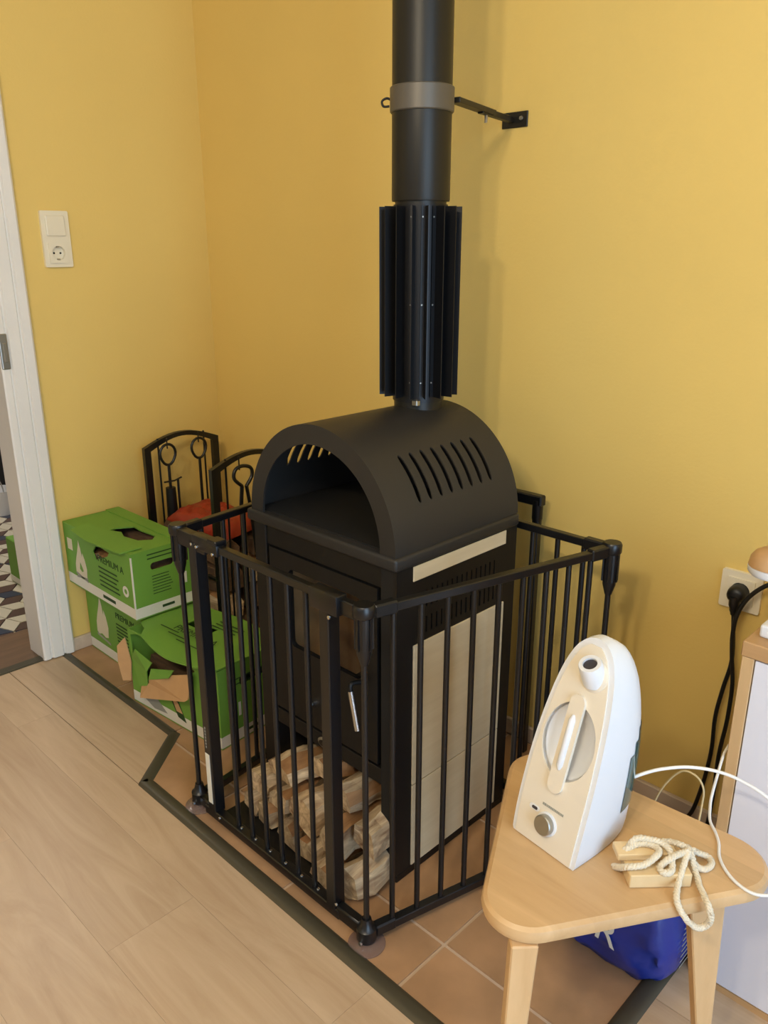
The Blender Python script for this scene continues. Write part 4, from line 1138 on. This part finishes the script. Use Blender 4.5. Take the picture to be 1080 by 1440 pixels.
r1 = [(1.970, -.713, z0), (1.982, -.720, z0+.010), (1.997, -.723, zm+.001), (2.011, -.709, zm+.004), (2.018, -.690, zb), (2.016, -.676, zb), (2.005, -.673, zb), (1.990, -.682, zb), (1.980, -.700, zb-.004), (1.978, -.700, zm), (1.984, -.684, zb+.006), (2.000, -.671, zb+.006), (2.014, -.664, zb+.004), (2.029, -.668, zb), (2.040, -.684, zm), (2.040, -.695, zm), (2.034, -.700, zm), (2.027, -.694, zm), (2.029, -.685, zm+.004), (2.035, -.676, zb), (2.040, -.660, zb), (2.046, -.650, zb)]
r2 = [(1.999, -.652, zm), (2.018, -.646, zb-.002), (2.041, -.645, zb+.002), (2.047, -.615, TZ+.014), (2.058, -.602, z0), (2.067, -.612, z0), (2.065, -.628, z0), (2.056, -.636, z0+.004), (2.049, -.645, zm), (2.045, -.650, zb+.006)]
r3 = [(2.046, -.648, zb+.002), (2.049, -.668, TZ+.027), (2.054, -.692, TZ+.013), (2.063, -.713, TZ+.006), (2.0765, -.717, TZ-.008), (2.0880, -.702, TZ-.029), (2.0965, -.691, TZ-.029), (2.1025, -.692, TZ-.012), (2.097, -.692, TZ+.006), (2.077, -.670, TZ+.006), (2.058, -.648, TZ+.012), (2.048, -.645, zb)]
g = G()
for rr_ in (r1, r2, r3):
    q = rope(rr_); g.add(q.v, q.f)
mk('rope', g, 'rope', bl, 60, label='twisted off-white cotton rope')

# ------------------------------------------------------------------ blue sack under the table
bg_ = thing('blue_sack', 'blue printed plastic sack standing under the side table', 'bag', (1.868, -.412, 0))
nx, nz_ = 36, 16; V = []; F = []
def sackpt(a, t):
    ca, sa = math.cos(a), math.sin(a)
    e = .55 if t < .8 else .6
    x = .112*math.copysign(abs(ca)**e, ca); y_ = .090*math.copysign(abs(sa)**e, sa)
    s_ = .86+.18*math.sin(PI*min(1, t*1.15+.12))
    if t > .85: y_ *= 1-(t-.85)*5; s_ *= 1+(t-.85)*.3
    if t < .1: s_ *= .90+t
    wr = .0045*math.sin(a*7+t*9)+.0035*math.sin(a*13-t*17)+.003*math.sin(a*5+t*23)
    return (1.868+x*s_*(1+wr*3), -.412+y_*s_+wr, .001+t*.235+(.006*math.sin(a*3) if t > .1 else 0))
for j in range(nz_+1):
    for i in range(nx): V.append(sackpt(2*PI*i/nx, j/nz_))
for j in range(nz_):
    for i in range(nx): F.append((j*nx+i, j*nx+(i+1) % nx, (j+1)*nx+(i+1) % nx, (j+1)*nx+i))
F.append(tuple(range(nx-1, -1, -1))); F.append(tuple(nz_*nx+k for k in range(nx)))
mk('sack', G().add(V, F), 'bag', bg_, 70)
PB = frame((1.845, -.516, .02), (1, 0, 0), (0, .04, 1))
g = G().add(*textmesh('R', .075, PB @ Matrix.Translation((.004, .050, 0)) @ Matrix.Rotation(R(-8), 4, 'Z'))); mk('lettering', g, 'inkwhite', bg_)
g = G(); PR = frame((1.989, -.455, .0), (0, 1, 0), (0, 0, 1))
bars_(g, .0, .045, .05, .16, 10, PR, .0025, .4, 8); mk('small_print', g, 'inkgrey', bg_)

# ------------------------------------------------------------------ things in the hall
hb_ = thing('firewood_box', 'green firewood box standing in the tiled hall behind the door frame', 'cardboard box', (-.53, -.39, .0005))
g = G().box(-.73, -.33, -.525, -.25, .0005, .185, .003, 1); mk('carton', g, 'green', hb_)
g = G().box(-.731, -.329, -.526, -.2495, .006, .03); mk('white_print', g, 'inkwhite', hb_)
sh = thing('shoe_bench', 'black low bench in the dark hall', 'bench', (-2.4, .2, .0))
mk('seat', G().box(-2.75, -2.05, -.05, .5, .30, .36, .01, 2), 'black', sh)
for x in (-2.72, -2.09):
    for y_ in (-.02, .46): mk('leg', G().box(x-.02, x+.02, y_-.02, y_+.02, 0, .30), 'black', sh)
bk_ = thing('bucket', 'small white bucket on the hall tiles', 'bucket', (-1.62, -.215, .0005))
mk('pail', G().lathe([(.055, 0), (.07, .12), (.073, .125), (.066, .125), (.052, .01)], (-1.62, -.215, .0005), 24), 'plastic', bk_, 40)
mk('bail', G().tube([(-1.62+.07*math.cos(a), -.215, .12+.06*math.sin(a)) for a in [PI*k/10 for k in range(11)]], .003, 6), 'steel', bk_, 50)
